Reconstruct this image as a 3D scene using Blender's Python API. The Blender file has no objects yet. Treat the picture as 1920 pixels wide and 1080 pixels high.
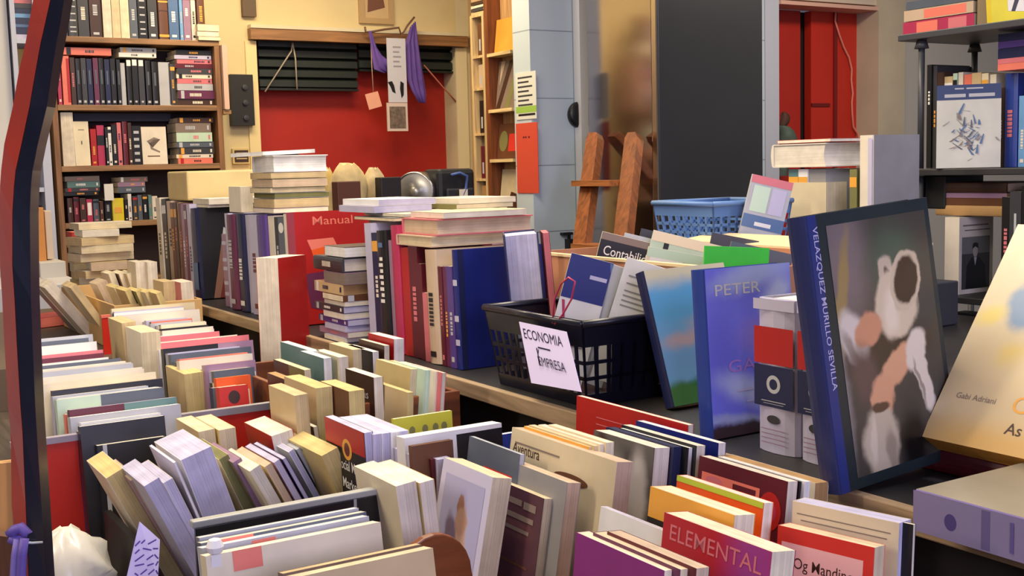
import bpy, math, random
from mathutils import Vector, Matrix
random.seed(7)
SC = bpy.context.scene
COL = SC.collection
F, EYE, YAW, PITCH, ROLL = 2200.0, 1.55, math.radians(31.6), math.radians(5.92), math.radians(-1.5)
LOW, TIER = 0.96, 1.17          # heights of the lower table top and of the raised display tier
RC = Matrix.Rotation(-YAW, 3, 'Z') @ Matrix.Rotation(math.pi/2 - PITCH, 3, 'X') @ Matrix.Rotation(ROLL, 3, 'Z')
CAM = Vector((0, 0, EYE))
cd = bpy.data.cameras.new('camera'); cam = bpy.data.objects.new('camera', cd); COL.objects.link(cam)
cd.sensor_width = 36; cd.lens = 36*F/1920; cd.clip_start = .05; cd.clip_end = 60
cam.matrix_world = Matrix.Translation(CAM) @ RC.to_4x4()
SC.camera = cam

def ray(px, py): return RC @ Vector(((px-960)/F, (540-py)/F, -1))
def atx(px, py, X): d = ray(px, py); return CAM + d*(X/d.x)
def aty(px, py, Y): d = ray(px, py); return CAM + d*(Y/d.y)
def atz(px, py, Z): d = ray(px, py); return CAM + d*((Z-EYE)/d.z)
def atd(px, py, D): return CAM + ray(px, py)*D

# ---------- materials ----------
PAL = dict(white=(228,226,220), cream=(226,214,182), ivory=(222,212,192), tan=(202,178,132), yellowed=(206,184,122), kraft=(176,138,88),
 grey=(142,140,138), silver=(178,180,184), charcoal=(58,58,62), black=(20,20,23), navy=(24,30,70), blue=(30,58,140), royal=(22,34,110), sky=(110,160,205), steelblue=(78,108,150),
 red=(172,28,26), scarlet=(205,52,40), maroon=(92,22,36), pink=(206,112,118), rose=(176,48,84), salmon=(226,120,100), mauve=(150,118,142), lavender=(186,182,206),
 purple=(84,60,132), violet=(70,78,190), plum=(98,40,74), magenta=(134,40,120), orange=(226,88,28), amber=(224,160,60), yellow=(220,200,50), lime=(176,196,60), green=(40,120,50), grass=(40,200,40),
 mint=(190,215,190), teal=(92,128,124), olive=(120,118,70), brown=(98,60,38), chestnut=(122,66,32), umber=(64,40,30), beige=(198,174,146), sand=(212,196,160), taupe=(128,112,100), slate=(84,92,104))
MATS = {}
def lin(c):
    return tuple((v/255/12.92 if v/255 <= .04045 else ((v/255+.055)/1.055)**2.4) for v in c)
def C(c): return lin(PAL[c] if isinstance(c, str) else c) + (1,)
def newmat(key):
    m = bpy.data.materials.new(str(key)); m.use_nodes = True
    MATS[key] = m
    return m, m.node_tree, m.node_tree.nodes['Principled BSDF']
def mat(c, rough=.5, metal=0, noise=0, ns=30, coat=0):
    key = (c, rough, metal, noise, ns, coat)
    if key in MATS: return MATS[key]
    m, nt, b = newmat(key)
    b.inputs['Base Color'].default_value = C(c); b.inputs['Roughness'].default_value = rough; b.inputs['Metallic'].default_value = metal
    if coat: b.inputs['Coat Weight'].default_value = coat; b.inputs['Coat Roughness'].default_value = .15
    if noise:
        tc = nt.nodes.new('ShaderNodeTexCoord'); n = nt.nodes.new('ShaderNodeTexNoise'); n.inputs['Scale'].default_value = ns; n.inputs['Detail'].default_value = 5
        r = nt.nodes.new('ShaderNodeMix'); r.data_type = 'RGBA'; r.blend_type = 'MULTIPLY'; r.inputs[0].default_value = noise
        nt.links.new(tc.outputs['Object'], n.inputs['Vector']); nt.links.new(n.outputs['Fac'], r.inputs[7]); r.inputs[6].default_value = C(c)
        cr = nt.nodes.new('ShaderNodeMapRange'); cr.inputs[1].default_value = .3; cr.inputs[2].default_value = .7; cr.inputs[3].default_value = .35; cr.inputs[4].default_value = 1.15
        nt.links.new(n.outputs['Fac'], cr.inputs[0]); nt.links.new(cr.outputs[0], r.inputs[7]); nt.links.new(r.outputs[2], b.inputs['Base Color'])
    return m
def cover(c): return mat(c, .38, 0, .22, 14)
def pages(c):
    key = ('pages', c)
    if key in MATS: return MATS[key]
    m, nt, b = newmat(key); b.inputs['Roughness'].default_value = .85
    tc = nt.nodes.new('ShaderNodeTexCoord'); mp = nt.nodes.new('ShaderNodeMapping'); mp.inputs['Scale'].default_value = (620, 5, 5)
    n = nt.nodes.new('ShaderNodeTexNoise'); n.inputs['Detail'].default_value = 2; n.inputs['Scale'].default_value = 1
    n2 = nt.nodes.new('ShaderNodeTexNoise'); n2.inputs['Scale'].default_value = 26; n2.inputs['Detail'].default_value = 3
    ramp = nt.nodes.new('ShaderNodeMapRange'); ramp.inputs[1].default_value = .3; ramp.inputs[2].default_value = .7; ramp.inputs[3].default_value = .8; ramp.inputs[4].default_value = 1.05
    ramp2 = nt.nodes.new('ShaderNodeMapRange'); ramp2.inputs[1].default_value = .3; ramp2.inputs[2].default_value = .7; ramp2.inputs[3].default_value = .82; ramp2.inputs[4].default_value = 1.08
    mu = nt.nodes.new('ShaderNodeMath'); mu.operation = 'MULTIPLY'
    r = nt.nodes.new('ShaderNodeMix'); r.data_type = 'RGBA'; r.blend_type = 'MULTIPLY'; r.inputs[0].default_value = 1; r.inputs[6].default_value = C(c)
    L = nt.links.new
    L(tc.outputs['Object'], mp.inputs['Vector']); L(mp.outputs[0], n.inputs['Vector']); L(tc.outputs['Object'], n2.inputs['Vector'])
    L(n.outputs['Fac'], ramp.inputs[0]); L(n2.outputs['Fac'], ramp2.inputs[0]); L(ramp.outputs[0], mu.inputs[0]); L(ramp2.outputs[0], mu.inputs[1]); L(mu.outputs[0], r.inputs[7]); L(r.outputs[2], b.inputs['Base Color'])
    return m
def wood(c, rough=.5, axis=2, sc=1.0):
    key = ('wood', c, rough, axis, sc)
    if key in MATS: return MATS[key]
    m, nt, b = newmat(key); b.inputs['Roughness'].default_value = rough
    tc = nt.nodes.new('ShaderNodeTexCoord'); mp = nt.nodes.new('ShaderNodeMapping'); s = [38*sc]*3; s[axis] = 2.5*sc; mp.inputs['Scale'].default_value = s
    n = nt.nodes.new('ShaderNodeTexNoise'); n.inputs['Detail'].default_value = 4; n.inputs['Scale'].default_value = 1; n.inputs['Distortion'].default_value = 1.2
    ramp = nt.nodes.new('ShaderNodeMapRange'); ramp.inputs[1].default_value = .3; ramp.inputs[2].default_value = .7; ramp.inputs[3].default_value = .5; ramp.inputs[4].default_value = 1.2
    r = nt.nodes.new('ShaderNodeMix'); r.data_type = 'RGBA'; r.blend_type = 'MULTIPLY'; r.inputs[0].default_value = 1; r.inputs[6].default_value = C(c)
    L = nt.links.new
    L(tc.outputs['Object'], mp.inputs['Vector']); L(mp.outputs[0], n.inputs['Vector']); L(n.outputs['Fac'], ramp.inputs[0]); L(ramp.outputs[0], r.inputs[7]); L(r.outputs[2], b.inputs['Base Color'])
    return m
def blobmat(key, base, blobs, ax=(1, 2), rough=.3):
    """printed picture: soft patches of ink (u, v, radius u, radius v, turn, colour, softness) in metres on the cover's own plane"""
    m, nt, b = newmat(('print', key)); b.inputs['Roughness'].default_value = rough
    tc = nt.nodes.new('ShaderNodeTexCoord'); L = nt.links.new
    wn = nt.nodes.new('ShaderNodeTexNoise'); wn.inputs['Scale'].default_value = 45; wn.inputs['Detail'].default_value = 4
    vm = nt.nodes.new('ShaderNodeVectorMath'); vm.operation = 'MULTIPLY_ADD'; vm.inputs[1].default_value = (.014,)*3
    off = nt.nodes.new('ShaderNodeVectorMath'); off.operation = 'ADD'; off.inputs[1].default_value = (-.007,)*3
    L(tc.outputs['Object'], wn.inputs['Vector']); L(wn.outputs['Color'], vm.inputs[0]); L(tc.outputs['Object'], vm.inputs[2]); L(vm.outputs[0], off.inputs[0])
    prev = None
    for (u, v, ru, rv, ang, col, soft) in blobs:
        mp = nt.nodes.new('ShaderNodeMapping'); mp.vector_type = 'TEXTURE'
        loc = [0, 0, 0]; loc[ax[0]] = u; loc[ax[1]] = v; scl = [1e4]*3; scl[ax[0]] = ru; scl[ax[1]] = rv
        mp.inputs['Location'].default_value = loc; mp.inputs['Scale'].default_value = scl
        rot = [0, 0, 0]; rot[0] = math.radians(ang); mp.inputs['Rotation'].default_value = rot
        ln = nt.nodes.new('ShaderNodeVectorMath'); ln.operation = 'LENGTH'
        mr = nt.nodes.new('ShaderNodeMapRange'); mr.interpolation_type = 'SMOOTHSTEP'; mr.inputs[1].default_value = 1; mr.inputs[2].default_value = 1-soft; mr.inputs[3].default_value = 0; mr.inputs[4].default_value = 1
        mx = nt.nodes.new('ShaderNodeMix'); mx.data_type = 'RGBA'; mx.inputs[7].default_value = C(col)
        L(off.outputs[0], mp.inputs['Vector']); L(mp.outputs[0], ln.inputs[0]); L(ln.outputs['Value'], mr.inputs[0]); L(mr.outputs[0], mx.inputs[0])
        if prev: L(prev.outputs[2], mx.inputs[6])
        else: mx.inputs[6].default_value = C(base)
        prev = mx
    L(prev.outputs[2], b.inputs['Base Color'])
    return m

# ---------- mesh building ----------
class MB:
    def __init__(s): s.v, s.f, s.m, s.mats = [], [], [], []
    def mi(s, m):
        if m not in s.mats: s.mats.append(m)
        return s.mats.index(m)
    def face(s, pts, m):
        b = len(s.v); s.v += [tuple(p) for p in pts]; s.f.append(tuple(range(b, b+len(pts)))); s.m.append(s.mi(m))
    def box(s, lo, hi, m, M=None, bev=0):
        x0, y0, z0 = lo; x1, y1, z1 = hi
        c = [Vector(p) for p in ((x0,y0,z0),(x1,y0,z0),(x1,y1,z0),(x0,y1,z0),(x0,y0,z1),(x1,y0,z1),(x1,y1,z1),(x0,y1,z1))]
        if M is not None: c = [M @ p for p in c]
        b = len(s.v); s.v += [tuple(p) for p in c]; i = s.mi(m)
        for q in ((0,3,2,1),(4,5,6,7),(0,1,5,4),(1,2,6,5),(2,3,7,6),(3,0,4,7)): s.f.append(tuple(b+k for k in q)); s.m.append(i)
        return s
    def prism(s, poly, z0, z1, m, M=None, side=None, capm=None):
        n = len(poly); b = len(s.v)
        P = [Vector((x, y, z)) for z in (z0, z1) for x, y in poly]
        if M is not None: P = [M @ p for p in P]
        s.v += [tuple(p) for p in P]
        for k in range(n):
            j = (k+1) % n; s.f.append((b+k, b+j, b+n+j, b+n+k)); s.m.append(s.mi(side[k] if side else m))
        s.f.append(tuple(b+k for k in reversed(range(n)))); s.m.append(s.mi(capm or m))
        s.f.append(tuple(b+n+k for k in range(n))); s.m.append(s.mi(capm or m))
        return s
    def tube(s, pts, r, m, n=8, caps=True, rs=None):
        pts = [Vector(p) for p in pts]; b = len(s.v); up = Vector((.31, .17, .93)).normalized(); i = s.mi(m)
        for k, p in enumerate(pts):
            t = (pts[min(k+1, len(pts)-1)] - pts[max(k-1, 0)]).normalized(); a = t.cross(up).normalized(); c = t.cross(a); rr = rs[k] if rs else r
            s.v += [tuple(p + (a*math.cos(2*math.pi*q/n) + c*math.sin(2*math.pi*q/n))*rr) for q in range(n)]
        for k in range(len(pts)-1):
            for q in range(n): s.f.append((b+k*n+q, b+k*n+(q+1) % n, b+(k+1)*n+(q+1) % n, b+(k+1)*n+q)); s.m.append(i)
        if caps:
            s.f.append(tuple(b+q for q in reversed(range(n)))); s.m.append(i); e = b+(len(pts)-1)*n; s.f.append(tuple(e+q for q in range(n))); s.m.append(i)
        return s
    def grid(s, rows, m, M=None, close=False):
        nr, nc = len(rows), len(rows[0]); b = len(s.v); i = s.mi(m)
        for r in rows: s.v += [tuple(M @ Vector(p)) if M is not None else tuple(p) for p in r]
        for r in range(nr-1):
            for c in range(nc if close else nc-1):
                d = (c+1) % nc; s.f.append((b+r*nc+c, b+r*nc+d, b+(r+1)*nc+d, b+(r+1)*nc+c)); s.m.append(i)
        return s
    def lathe(s, prof, m, n=24, M=None):
        rows = [[(r*math.cos(2*math.pi*k/n), r*math.sin(2*math.pi*k/n), z) for k in range(n)] for r, z in prof]
        return s.grid(rows, m, M, True)
    def build(s, name, parent=None, smooth=False, M=None, bevel=0):
        me = bpy.data.meshes.new(name); me.from_pydata(s.v, [], s.f)
        for m in s.mats: me.materials.append(m)
        me.polygons.foreach_set('material_index', s.m)
        if smooth: me.polygons.foreach_set('use_smooth', [True]*len(s.f))
        me.update(); o = bpy.data.objects.new(name, me); COL.objects.link(o)
        if parent is not None: o.parent = parent
        if M is not None: o.matrix_world = M
        if bevel:
            mo = o.modifiers.new('edge', 'BEVEL'); mo.width = bevel; mo.segments = 2; mo.limit_method = 'ANGLE'
        return o
def thing(name, label, cat, M=None, group=None, loc=None):
    o = bpy.data.objects.new(name, None); COL.objects.link(o); o.empty_display_size = .05
    o['label'] = label; o['category'] = cat
    if group: o['group'] = group
    if M is not None: o.matrix_world = M
    if loc is not None: o.location = loc
    return o
def tag(o, label, cat, group=None):
    o['label'] = label; o['category'] = cat
    if group: o['group'] = group
    return o
def struct(o): o['kind'] = 'structure'; return o

_txt = {}
def text_geo(t, bold=False):
    """outline of a word as (verts, faces, width) at height 1"""
    k = (t, bold)
    if k in _txt: return _txt[k]
    cu = bpy.data.curves.new('lettering', 'FONT'); cu.body = t; cu.size = 1; cu.resolution_u = 3; cu.offset = .003 if bold else 0
    o = bpy.data.objects.new('lettering', cu); COL.objects.link(o); bpy.context.view_layer.update()
    me = bpy.data.meshes.new_from_object(o.evaluated_get(bpy.context.evaluated_depsgraph_get()))
    v = [tuple(p.co[:2]) for p in me.vertices]; f = [tuple(p.vertices) for p in me.polygons]
    bpy.data.objects.remove(o); bpy.data.curves.remove(cu); bpy.data.meshes.remove(me)
    w = max((p[0] for p in v), default=1); _txt[k] = (v, f, w)
    return _txt[k]
def put_text(mb, t, org, ux, uy, size, m, center=True, width=None, bold=False):
    v, f, w = text_geo(t, bold); sx = size if width is None else width/w
    ox = -w*sx/2 if center else 0; b = len(mb.v); i = mb.mi(m); org, ux, uy = Vector(org), Vector(ux), Vector(uy)
    mb.v += [tuple(org + ux*(ox+p[0]*sx) + uy*(p[1]*size)) for p in v]
    for q in f: mb.f.append(tuple(b+k for k in q)); mb.m.append(i)
def scribble(mb, org, ux, uy, w, h, m, lines=3, seed=1, th=.0012):
    """rows of handwriting-like strokes"""
    r = random.Random(seed); org, ux, uy = Vector(org), Vector(ux), Vector(uy)
    for k in range(lines):
        x = 0; y = h - (k+.7)*h/lines
        while x < w*.95:
            d = r.uniform(.004, .012); a = r.uniform(-.004, .004)
            p, q = org+ux*x+uy*(y+a), org+ux*min(x+d, w)+uy*(y-a+r.uniform(-.003, .003)); n = (q-p).cross(ux.cross(uy)).normalized()*th
            mb.face([p-n, q-n, q+n, p+n], m); x += d + r.uniform(.001, .004)

# ---------- books ----------
def book_mesh(w, h, t, cov, spine, back, pg, hard, dec, round_=None, pic=None):
    c = .0026 if hard else .0007; c = min(c, t*.2); o = .003 if hard else .0002
    mf, ms, mk = cover(cov) if pic is None else pic, cover(spine or cov), cover(back or cov); mcap = cover(cov) if pic is None else cover(spine or cov)
    T = t/2; bul = (.12*t if hard else 0) if round_ is None else round_
    arc = [(T*math.cos(a), -bul*math.sin(a)) for a in [math.pi*k/6 for k in range(7)]] if bul > 0 else [(T, 0), (-T, 0)]
    poly = [(T, w)] + arc + [(-T, w), (-T+c, w), (-T+c, c), (T-c, c), (T-c, w)]
    poly = poly[::-1]  # clockwise in plan, so that sides face out
    n = len(poly); k0 = len(arc)
    side_f = [mf] + [ms]*(k0-1) + [mk, mcap, mcap, ms, mcap, mcap]
    side = [None]*n
    for e in range(n):                              # edge e of the reversed list joins old edge n-2-e
        side[e] = side_f[(n-2-e) % n]
    mb = MB(); mb.prism(poly, 0, h, mcap, None, side, mcap)
    def P(face, u, v, d):
        if face == 'F': return (T+d, u*w, v*h)
        if face == 'B': return (-T-d, (1-u)*w, v*h)
        return ((u-.5)*t, -bul-d, v*h)
    ax = {'F': ((0,1,0),(0,0,1)), 'B': ((0,-1,0),(0,0,1)), 'S': ((1,0,0),(0,0,1))}
    d = .0003
    for q in dec:
        d += .00006
        if q[0] == 'r':                             # ('r', face, u0, v0, u1, v1, colour)
            _, fc, u0, v0, u1, v1, col = q; mb.face([P(fc,u0,v0,d), P(fc,u1,v0,d), P(fc,u1,v1,d), P(fc,u0,v1,d)], mat(col, .4) if not hasattr(col, 'node_tree') else col)
        elif q[0] == 'p': mb.face([P(q[1], u, v, d) for u, v in q[2]], mat(q[3], .4))
        elif q[0] == 'e':                           # ('e', face, u, v, ru, rv, colour)
            _, fc, u, v, ru, rv, col = q; mb.face([P(fc, u+ru*math.cos(a*math.pi/10), v+rv*math.sin(a*math.pi/10), d) for a in range(20)], mat(col, .4))
        elif q[0] == 't':                           # ('t', face, text, u, v, size m, colour, mode, width m)
            _, fc, tx, u, v, sz, col = q[:7]; mode = q[7] if len(q) > 7 else 'h'; wd = q[8] if len(q) > 8 else None
            ux, uy = Vector(ax[fc][0]), Vector(ax[fc][1])
            if mode == 'down': ux, uy = -uy, ux
            if mode == 'up': ux, uy = uy, -ux
            put_text(mb, tx, P(fc, u, v, d), ux, uy, sz, mat(col, .4), True, wd, True)
    p = MB(); x0, x1 = -T+c+.0001, T-c-.0001; mp = pages(pg)
    if hard:                                        # hollow fore-edge
        N = 6; fe = [(x0+(x1-x0)*k/N, w-o-.10*t*(1-(2*k/N-1)**2)) for k in range(N+1)]
    else: fe = [(x0, w-o), (x1, w-o)]
    p.prism([(x0, c+.0001), (x1, c+.0001)] + fe[::-1], o, h-o, mp)
    return mb, p
THETA = {'L': -90, 'P': 180, 'S': 0, 'R': 90}
def rot(ori, yaw=0, lean=0, tip=0, lay=None):
    R = Matrix.Rotation(math.radians(THETA[ori]+yaw), 3, 'Z') @ Matrix.Rotation(math.radians(lean), 3, 'Y') @ Matrix.Rotation(math.radians(tip), 3, 'X')
    return R
NB = [0]
def book(M, w, h, t, cov, label, spine=None, back=None, pg='cream', hard=False, dec=(), group=None, name=None, cat='book', round_=None, pic=None):
    name = name or ('hardback_book' if hard else 'paperback_book')
    e = thing(name, label, cat, M, group)
    mb, p = book_mesh(w, h, t, cov, spine, back, pg, hard, list(dec), round_, pic)
    mb.build('cover', e); p.build('page_block', e); NB[0] += 1
    return e
def solve(px, py, R, w, h, t, zs, anchor):
    cs = [R @ Vector((x, y, z)) for x in (-t/2, t/2) for y in (0, w) for z in (0, h)]
    low = min(c.z for c in cs); a = R @ Vector((anchor[0]*t, anchor[1]*w, anchor[2]*h))
    return atz(px, py, zs + a.z - low) - a
def bk(px, py, w, h, t, ori, cov, label, yaw=0, lean=0, tip=0, zs=LOW, anchor=None, **k):
    """stand a book on the surface at height zs so that its anchor corner (top, front cover) lies on the sight line"""
    R = rot(ori, yaw, lean, tip)
    if anchor is None: anchor = {'L': (.5, 0, 1), 'P': (.5, 1, 1), 'S': (-.5, 0, 1), 'R': (-.5, 1, 1)}[ori]
    return book(Matrix.Translation(solve(px, py, R, w, h, t, zs, anchor)) @ R.to_4x4(), w, h, t, cov, label, **k)
def bkx(px, py, X, w, t, ori, cov, label, zs=LOW, yaw=0, lean=0, tip=0, anchor=None, **k):
    """as bk, but the height follows from where the sight line meets the upright plane X"""
    if anchor is None: anchor = {'L': (.5, 0, 1), 'P': (.5, 1, 1), 'S': (-.5, 0, 1), 'R': (-.5, 1, 1)}[ori]
    R = rot(ori, yaw, lean, tip); z = atx(px, py, X).z; lo, hi = .03, .6
    for _ in range(40):
        h = (lo+hi)/2; cs = [R @ Vector((x, y, q)) for x in (-t/2, t/2) for y in (0, w) for q in (0, h)]
        a = R @ Vector((anchor[0]*t, anchor[1]*w, anchor[2]*h))
        if zs + a.z - min(c.z for c in cs) > z: hi = h
        else: lo = h
    return book(Matrix.Translation(atx(px, py, X) - a) @ R.to_4x4(), w, h, t, cov, label, **k)
# a book lying flat: pages up-down, long side along 'ang' (world degrees from +X), spine towards the side 'ang-90'
def lay_R(ang, flip=False):
    # local X (thickness) -> +Z, local Z (height) -> direction ang, local Y -> perpendicular
    a = math.radians(ang); z = Vector((math.cos(a), math.sin(a), 0)); x = Vector((0, 0, 1)); y = z.cross(x)
    if flip: x = -x; y = z.cross(x)
    return Matrix((x, y, z)).transposed()
def lay(center, w, h, t, ang, cov, label, flip=False, tilt=None, **k):
    """center: world point under the middle of the book (its underside)"""
    R = lay_R(ang, flip)
    if tilt: R = Matrix.Rotation(math.radians(tilt[0]), 3, 'X') @ Matrix.Rotation(math.radians(tilt[1]), 3, 'Y') @ R
    c = R @ Vector((0, w/2, h/2)); low = Vector((0, 0, t/2))
    return book(Matrix.Translation(Vector(center) + low - c) @ R.to_4x4(), w, h, t, cov, label, **k)
ORD = 'first second third fourth fifth sixth seventh eighth ninth tenth eleventh twelfth thirteenth fourteenth fifteenth sixteenth seventeenth eighteenth nineteenth twentieth twenty-first twenty-second twenty-third twenty-fourth twenty-fifth twenty-sixth twenty-seventh twenty-eighth twenty-ninth'.split()
ORD += ['thirtieth'] + ['thirty-'+w for w in ORD[:9]] + ['fortieth'] + ['forty-'+w for w in ORD[:9]] + ['fiftieth'] + ['fifty-'+w for w in ORD[:9]] + ['sixtieth'] + ['sixty-'+w for w in ORD[:9]]
NAMES = dict(royal='royal blue', sky='light blue', steelblue='steel blue', grass='bright green', sand='sand coloured', taupe='grey-brown', slate='slate grey', charcoal='dark grey', kraft='brown card', lavender='pale lavender', umber='dark brown', silver='silver grey', olive='olive', amber='amber')
def cname(c): return NAMES.get(c, c) if isinstance(c, str) else 'printed'
def spine_dec(cov, rnd, light='ivory'):
    """title bars on a spine"""
    d = []; v = rnd.uniform(.5, .75); n = rnd.uniform(.12, .3); dark = cov in ('white', 'cream', 'ivory', 'tan', 'sand', 'beige', 'silver', 'lavender', 'yellow', 'pink', 'salmon', 'yellowed')
    col = rnd.choice(['black', 'navy', 'maroon', 'charcoal']) if dark else rnd.choice([light, 'silver', 'amber', 'pink', 'white'])
    k = v
    while k > v-n: s = rnd.uniform(.015, .04); d.append(('r', 'S', .3, k-s, .68, k, col)); k -= s+.012
    if rnd.random() < .7: d.append(('r', 'S', .25, .06, .75, .11, col))
    if rnd.random() < .35: d.append(('r', 'S', .02, .84, .98, .93, rnd.choice(['amber', 'white', 'red', 'black', 'silver'])))
    return d
# ================= the room =================
YB, YC = 5.98, 4.60            # back wall of the alcove, wall with the red door
def X_at(px, Y, py=300): return aty(px, py, Y).x
def Z_at(px, py, Y): return aty(px, py, Y).z
def Y_at(px, X, py=300): return atx(px, py, X).y
tile = newmat('floor tile')[0]; nt = tile.node_tree
bt = nt.nodes.new('ShaderNodeTexBrick'); bt.offset = 0; bt.inputs['Color1'].default_value = C((96,88,80)); bt.inputs['Color2'].default_value = C((84,78,72)); bt.inputs['Mortar'].default_value = C((50,46,44)); bt.inputs['Scale'].default_value = 2.5; bt.inputs['Mortar Size'].default_value = .012
tc = nt.nodes.new('ShaderNodeTexCoord'); nt.links.new(tc.outputs['Object'], bt.inputs['Vector']); nt.links.new(bt.outputs['Color'], nt.nodes['Principled BSDF'].inputs['Base Color'])
wt = newmat('wall tile')[0]; nt = wt.node_tree
bt = nt.nodes.new('ShaderNodeTexBrick'); bt.offset = 0; bt.squash = 1; bt.inputs['Color1'].default_value = C((190,206,216)); bt.inputs['Color2'].default_value = C((187,203,213)); bt.inputs['Mortar'].default_value = C((140,154,166)); bt.inputs['Scale'].default_value = 1; bt.inputs['Mortar Size'].default_value = .003; bt.inputs['Brick Width'].default_value = .6; bt.inputs['Row Height'].default_value = .31
tc = nt.nodes.new('ShaderNodeTexCoord'); sp = nt.nodes.new('ShaderNodeSeparateXYZ'); cb = nt.nodes.new('ShaderNodeCombineXYZ'); ad = nt.nodes.new('ShaderNodeMath'); ad.operation = 'ADD'
nt.links.new(tc.outputs['Object'], sp.inputs[0]); nt.links.new(sp.outputs['X'], ad.inputs[0]); nt.links.new(sp.outputs['Y'], ad.inputs[1]); nt.links.new(ad.outputs[0], cb.inputs['X']); nt.links.new(sp.outputs['Z'], cb.inputs['Y'])
nt.links.new(cb.outputs[0], bt.inputs['Vector']); nt.links.new(bt.outputs['Color'], nt.nodes['Principled BSDF'].inputs['Base Color']); nt.nodes['Principled BSDF'].inputs['Roughness'].default_value = .35
yel = mat((214,196,146), .7, 0, .15, 3); whi = mat((214,214,210), .7, 0, .12, 3); redp = mat((176,36,22), .55, 0, .18, 2); jam = mat((214,204,170), .6, 0, .15, 6)
def slab(name, lo, hi, m): return struct(MB().box(lo, hi, m).build(name))
slab('floor', (-2.5,-2.5,-.06), (7.5,6.6,0), tile)
slab('ceiling', (-2.5,-2.5,3.0), (7.5,6.6,3.06), mat((205,203,198), .8))
xo0, xo1 = X_at(486, YB), X_at(862, YB); zo = Z_at(660, 66, YB)
slab('wall_back', (-2.5,YB,0), (xo0,YB+.3,3), yel)
slab('wall_back.001', (xo0,YB,zo), (xo1,YB+.3,3), yel)
slab('wall_back.002', (xo1,YB,0), (4.2,YB+.3,3), jam)
slab('wall_back.003', (xo0,YB+.16,0), (xo1,YB+.3,zo), redp)                       # red wall at the end of the niche
slab('wall_left', (-2.5,5.62,0), (X_at(32,5.62),5.72,3), whi)
pX = 2.96; pY2 = Y_at(967, pX)
slab('wall_right', (pX,YC,0), (4.42,pY2,3), wt)                                 # pale blue tiled wall
slab("wall_right.001", (3.06,pY2+.002,0), (3.2,5.30,3), mat((190,160,120), .7))
slab("wall_right.006", (3.43,5.301,0), (3.6,YB-.001,3), mat((190,160,120), .7))
xd0, xd1 = X_at(1461, YC), X_at(1641, YC); zd = Z_at(1550, 14, YC)
slab('wall_right.002', (xd0-.1,YC-.001,0), (xd0,YC+.3,3), mat((188,194,206), .5))
slab('wall_right.003', (xd0,YC,zd+.03), (xd1,YC+.3,3), mat((205,190,170), .6))
slab('wall_right.004', (xd1,YC-.02,0), (X_at(1690,YC),YC+.3,3), mat((198,186,160), .6, 0, .2, 5))
slab('wall_right.005', (X_at(1690,YC),YC,0), (7.4,YC+.3,3), mat((184,182,174), .6))
slab('wall_side', (7.4,-2.5,0), (7.5,YC+.3,3), whi)
slab('wall_far_left', (-2.5,-2.5,0), (-2.4,5.62,3), mat((150,140,130), .8))
# lintel over the niche
li = MB(); li.box((xo0-.03,YB-.05,zo-.045), (xo1+.05,YB+.0,zo+.012), wood((150,108,68), .5, 0)); li.box((xo0-.03,YB-.055,zo+.012), (xo1+.05,YB,zo+.03), jam); struct(li.build('trim_1'))
struct(MB().box((xo1-.012,YB-.012,0), (xo1+.06,YB+.0,zo-.05), mat((226,214,176), .6)).build('trim_2'))
struct(MB().box((xo0-.05,YB-.012,0), (xo0+.01,YB+.0,zo-.05), mat((226,206,150), .6)).build('trim_3'))
# red double door
d = MB(); ym = YC+.16
d.box((xd0,ym,0), (X_at(1541,YC),ym+.04,zd), redp); struct(d.build('door_1'))
d = MB(); xa = X_at(1556,YC)
d.box((xa,ym-.02,0), (xd1,ym+.03,zd), mat((196,44,26), .5, 0, .18, 2)); d.box((xa,ym-.028,Z_at(1580,197,YC)), (X_at(1590,YC),ym-.02,Z_at(1580,191,YC)), mat((110,18,14), .5)); d.box((X_at(1597,YC),ym-.03,0), (X_at(1603,YC),ym-.018,zd), mat((120,20,16), .5)); struct(d.build('door_2'))
struct(MB().box((X_at(1541,YC)-.05,ym+.045,0), (xa+.05,ym+.06,zd), mat((30,10,12), .7)).build('gap_shade'))  # near-black sheet painted as the shade in the gap between the doors
b = MB(); b.box((xd0,YC-.015,zd), (xd1,YC+.15,zd+.02), mat((214,170,150), .6)); struct(b.build('trim_5'))
# cable down the red door
pts = [(1567,18),(1566,40),(1574,66),(1582,88),(1592,108),(1597,130),(1596,150),(1599,175),(1597,192),(1598,215),(1600,238),(1608,250)]
P = [aty(x, y, ym-.035) for x, y in pts]; P.append(P[-1]+Vector((.05,0,-.25)))
tag(MB().tube(P, .006, mat((226,130,110), .4), 6).build('cable', smooth=True), 'thin salmon pink cable snaking down the red door', 'cable')
# steel cabinet
fx, fy = 3.16, 3.93
f1 = X_at(1432, fy); f2 = Y_at(1104, fx)
st = newmat('brushed steel'); m, nt, b_ = st; b_.inputs['Base Color'].default_value = C((188,178,172)); b_.inputs['Metallic'].default_value = 1; b_.inputs['Roughness'].default_value = .13
tc = nt.nodes.new('ShaderNodeTexCoord'); mp = nt.nodes.new('ShaderNodeMapping'); mp.inputs['Scale'].default_value = (3, 3, 60); nn = nt.nodes.new('ShaderNodeTexNoise'); nn.inputs['Scale'].default_value = 2; bp = nt.nodes.new('ShaderNodeBump'); bp.inputs['Strength'].default_value = .03
nt.links.new(tc.outputs['Object'], mp.inputs[0]); nt.links.new(mp.outputs[0], nn.inputs['Vector']); nt.links.new(nn.outputs[0], bp.inputs['Height']); nt.links.new(bp.outputs[0], b_.inputs['Normal'])
steel = st[0]
e = thing('steel_cabinet', 'tall stainless steel cabinet with a dark grey door', 'cabinet', loc=((fx+f1)/2, (fy+f2)/2, 0))
I = e.matrix_world.inverted() if False else Matrix.Translation(-Vector(e.location))
MB().box((fx,fy+.03,0), (f1,f2,2.75), steel, I, ).build('body', e, bevel=.006)
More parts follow.
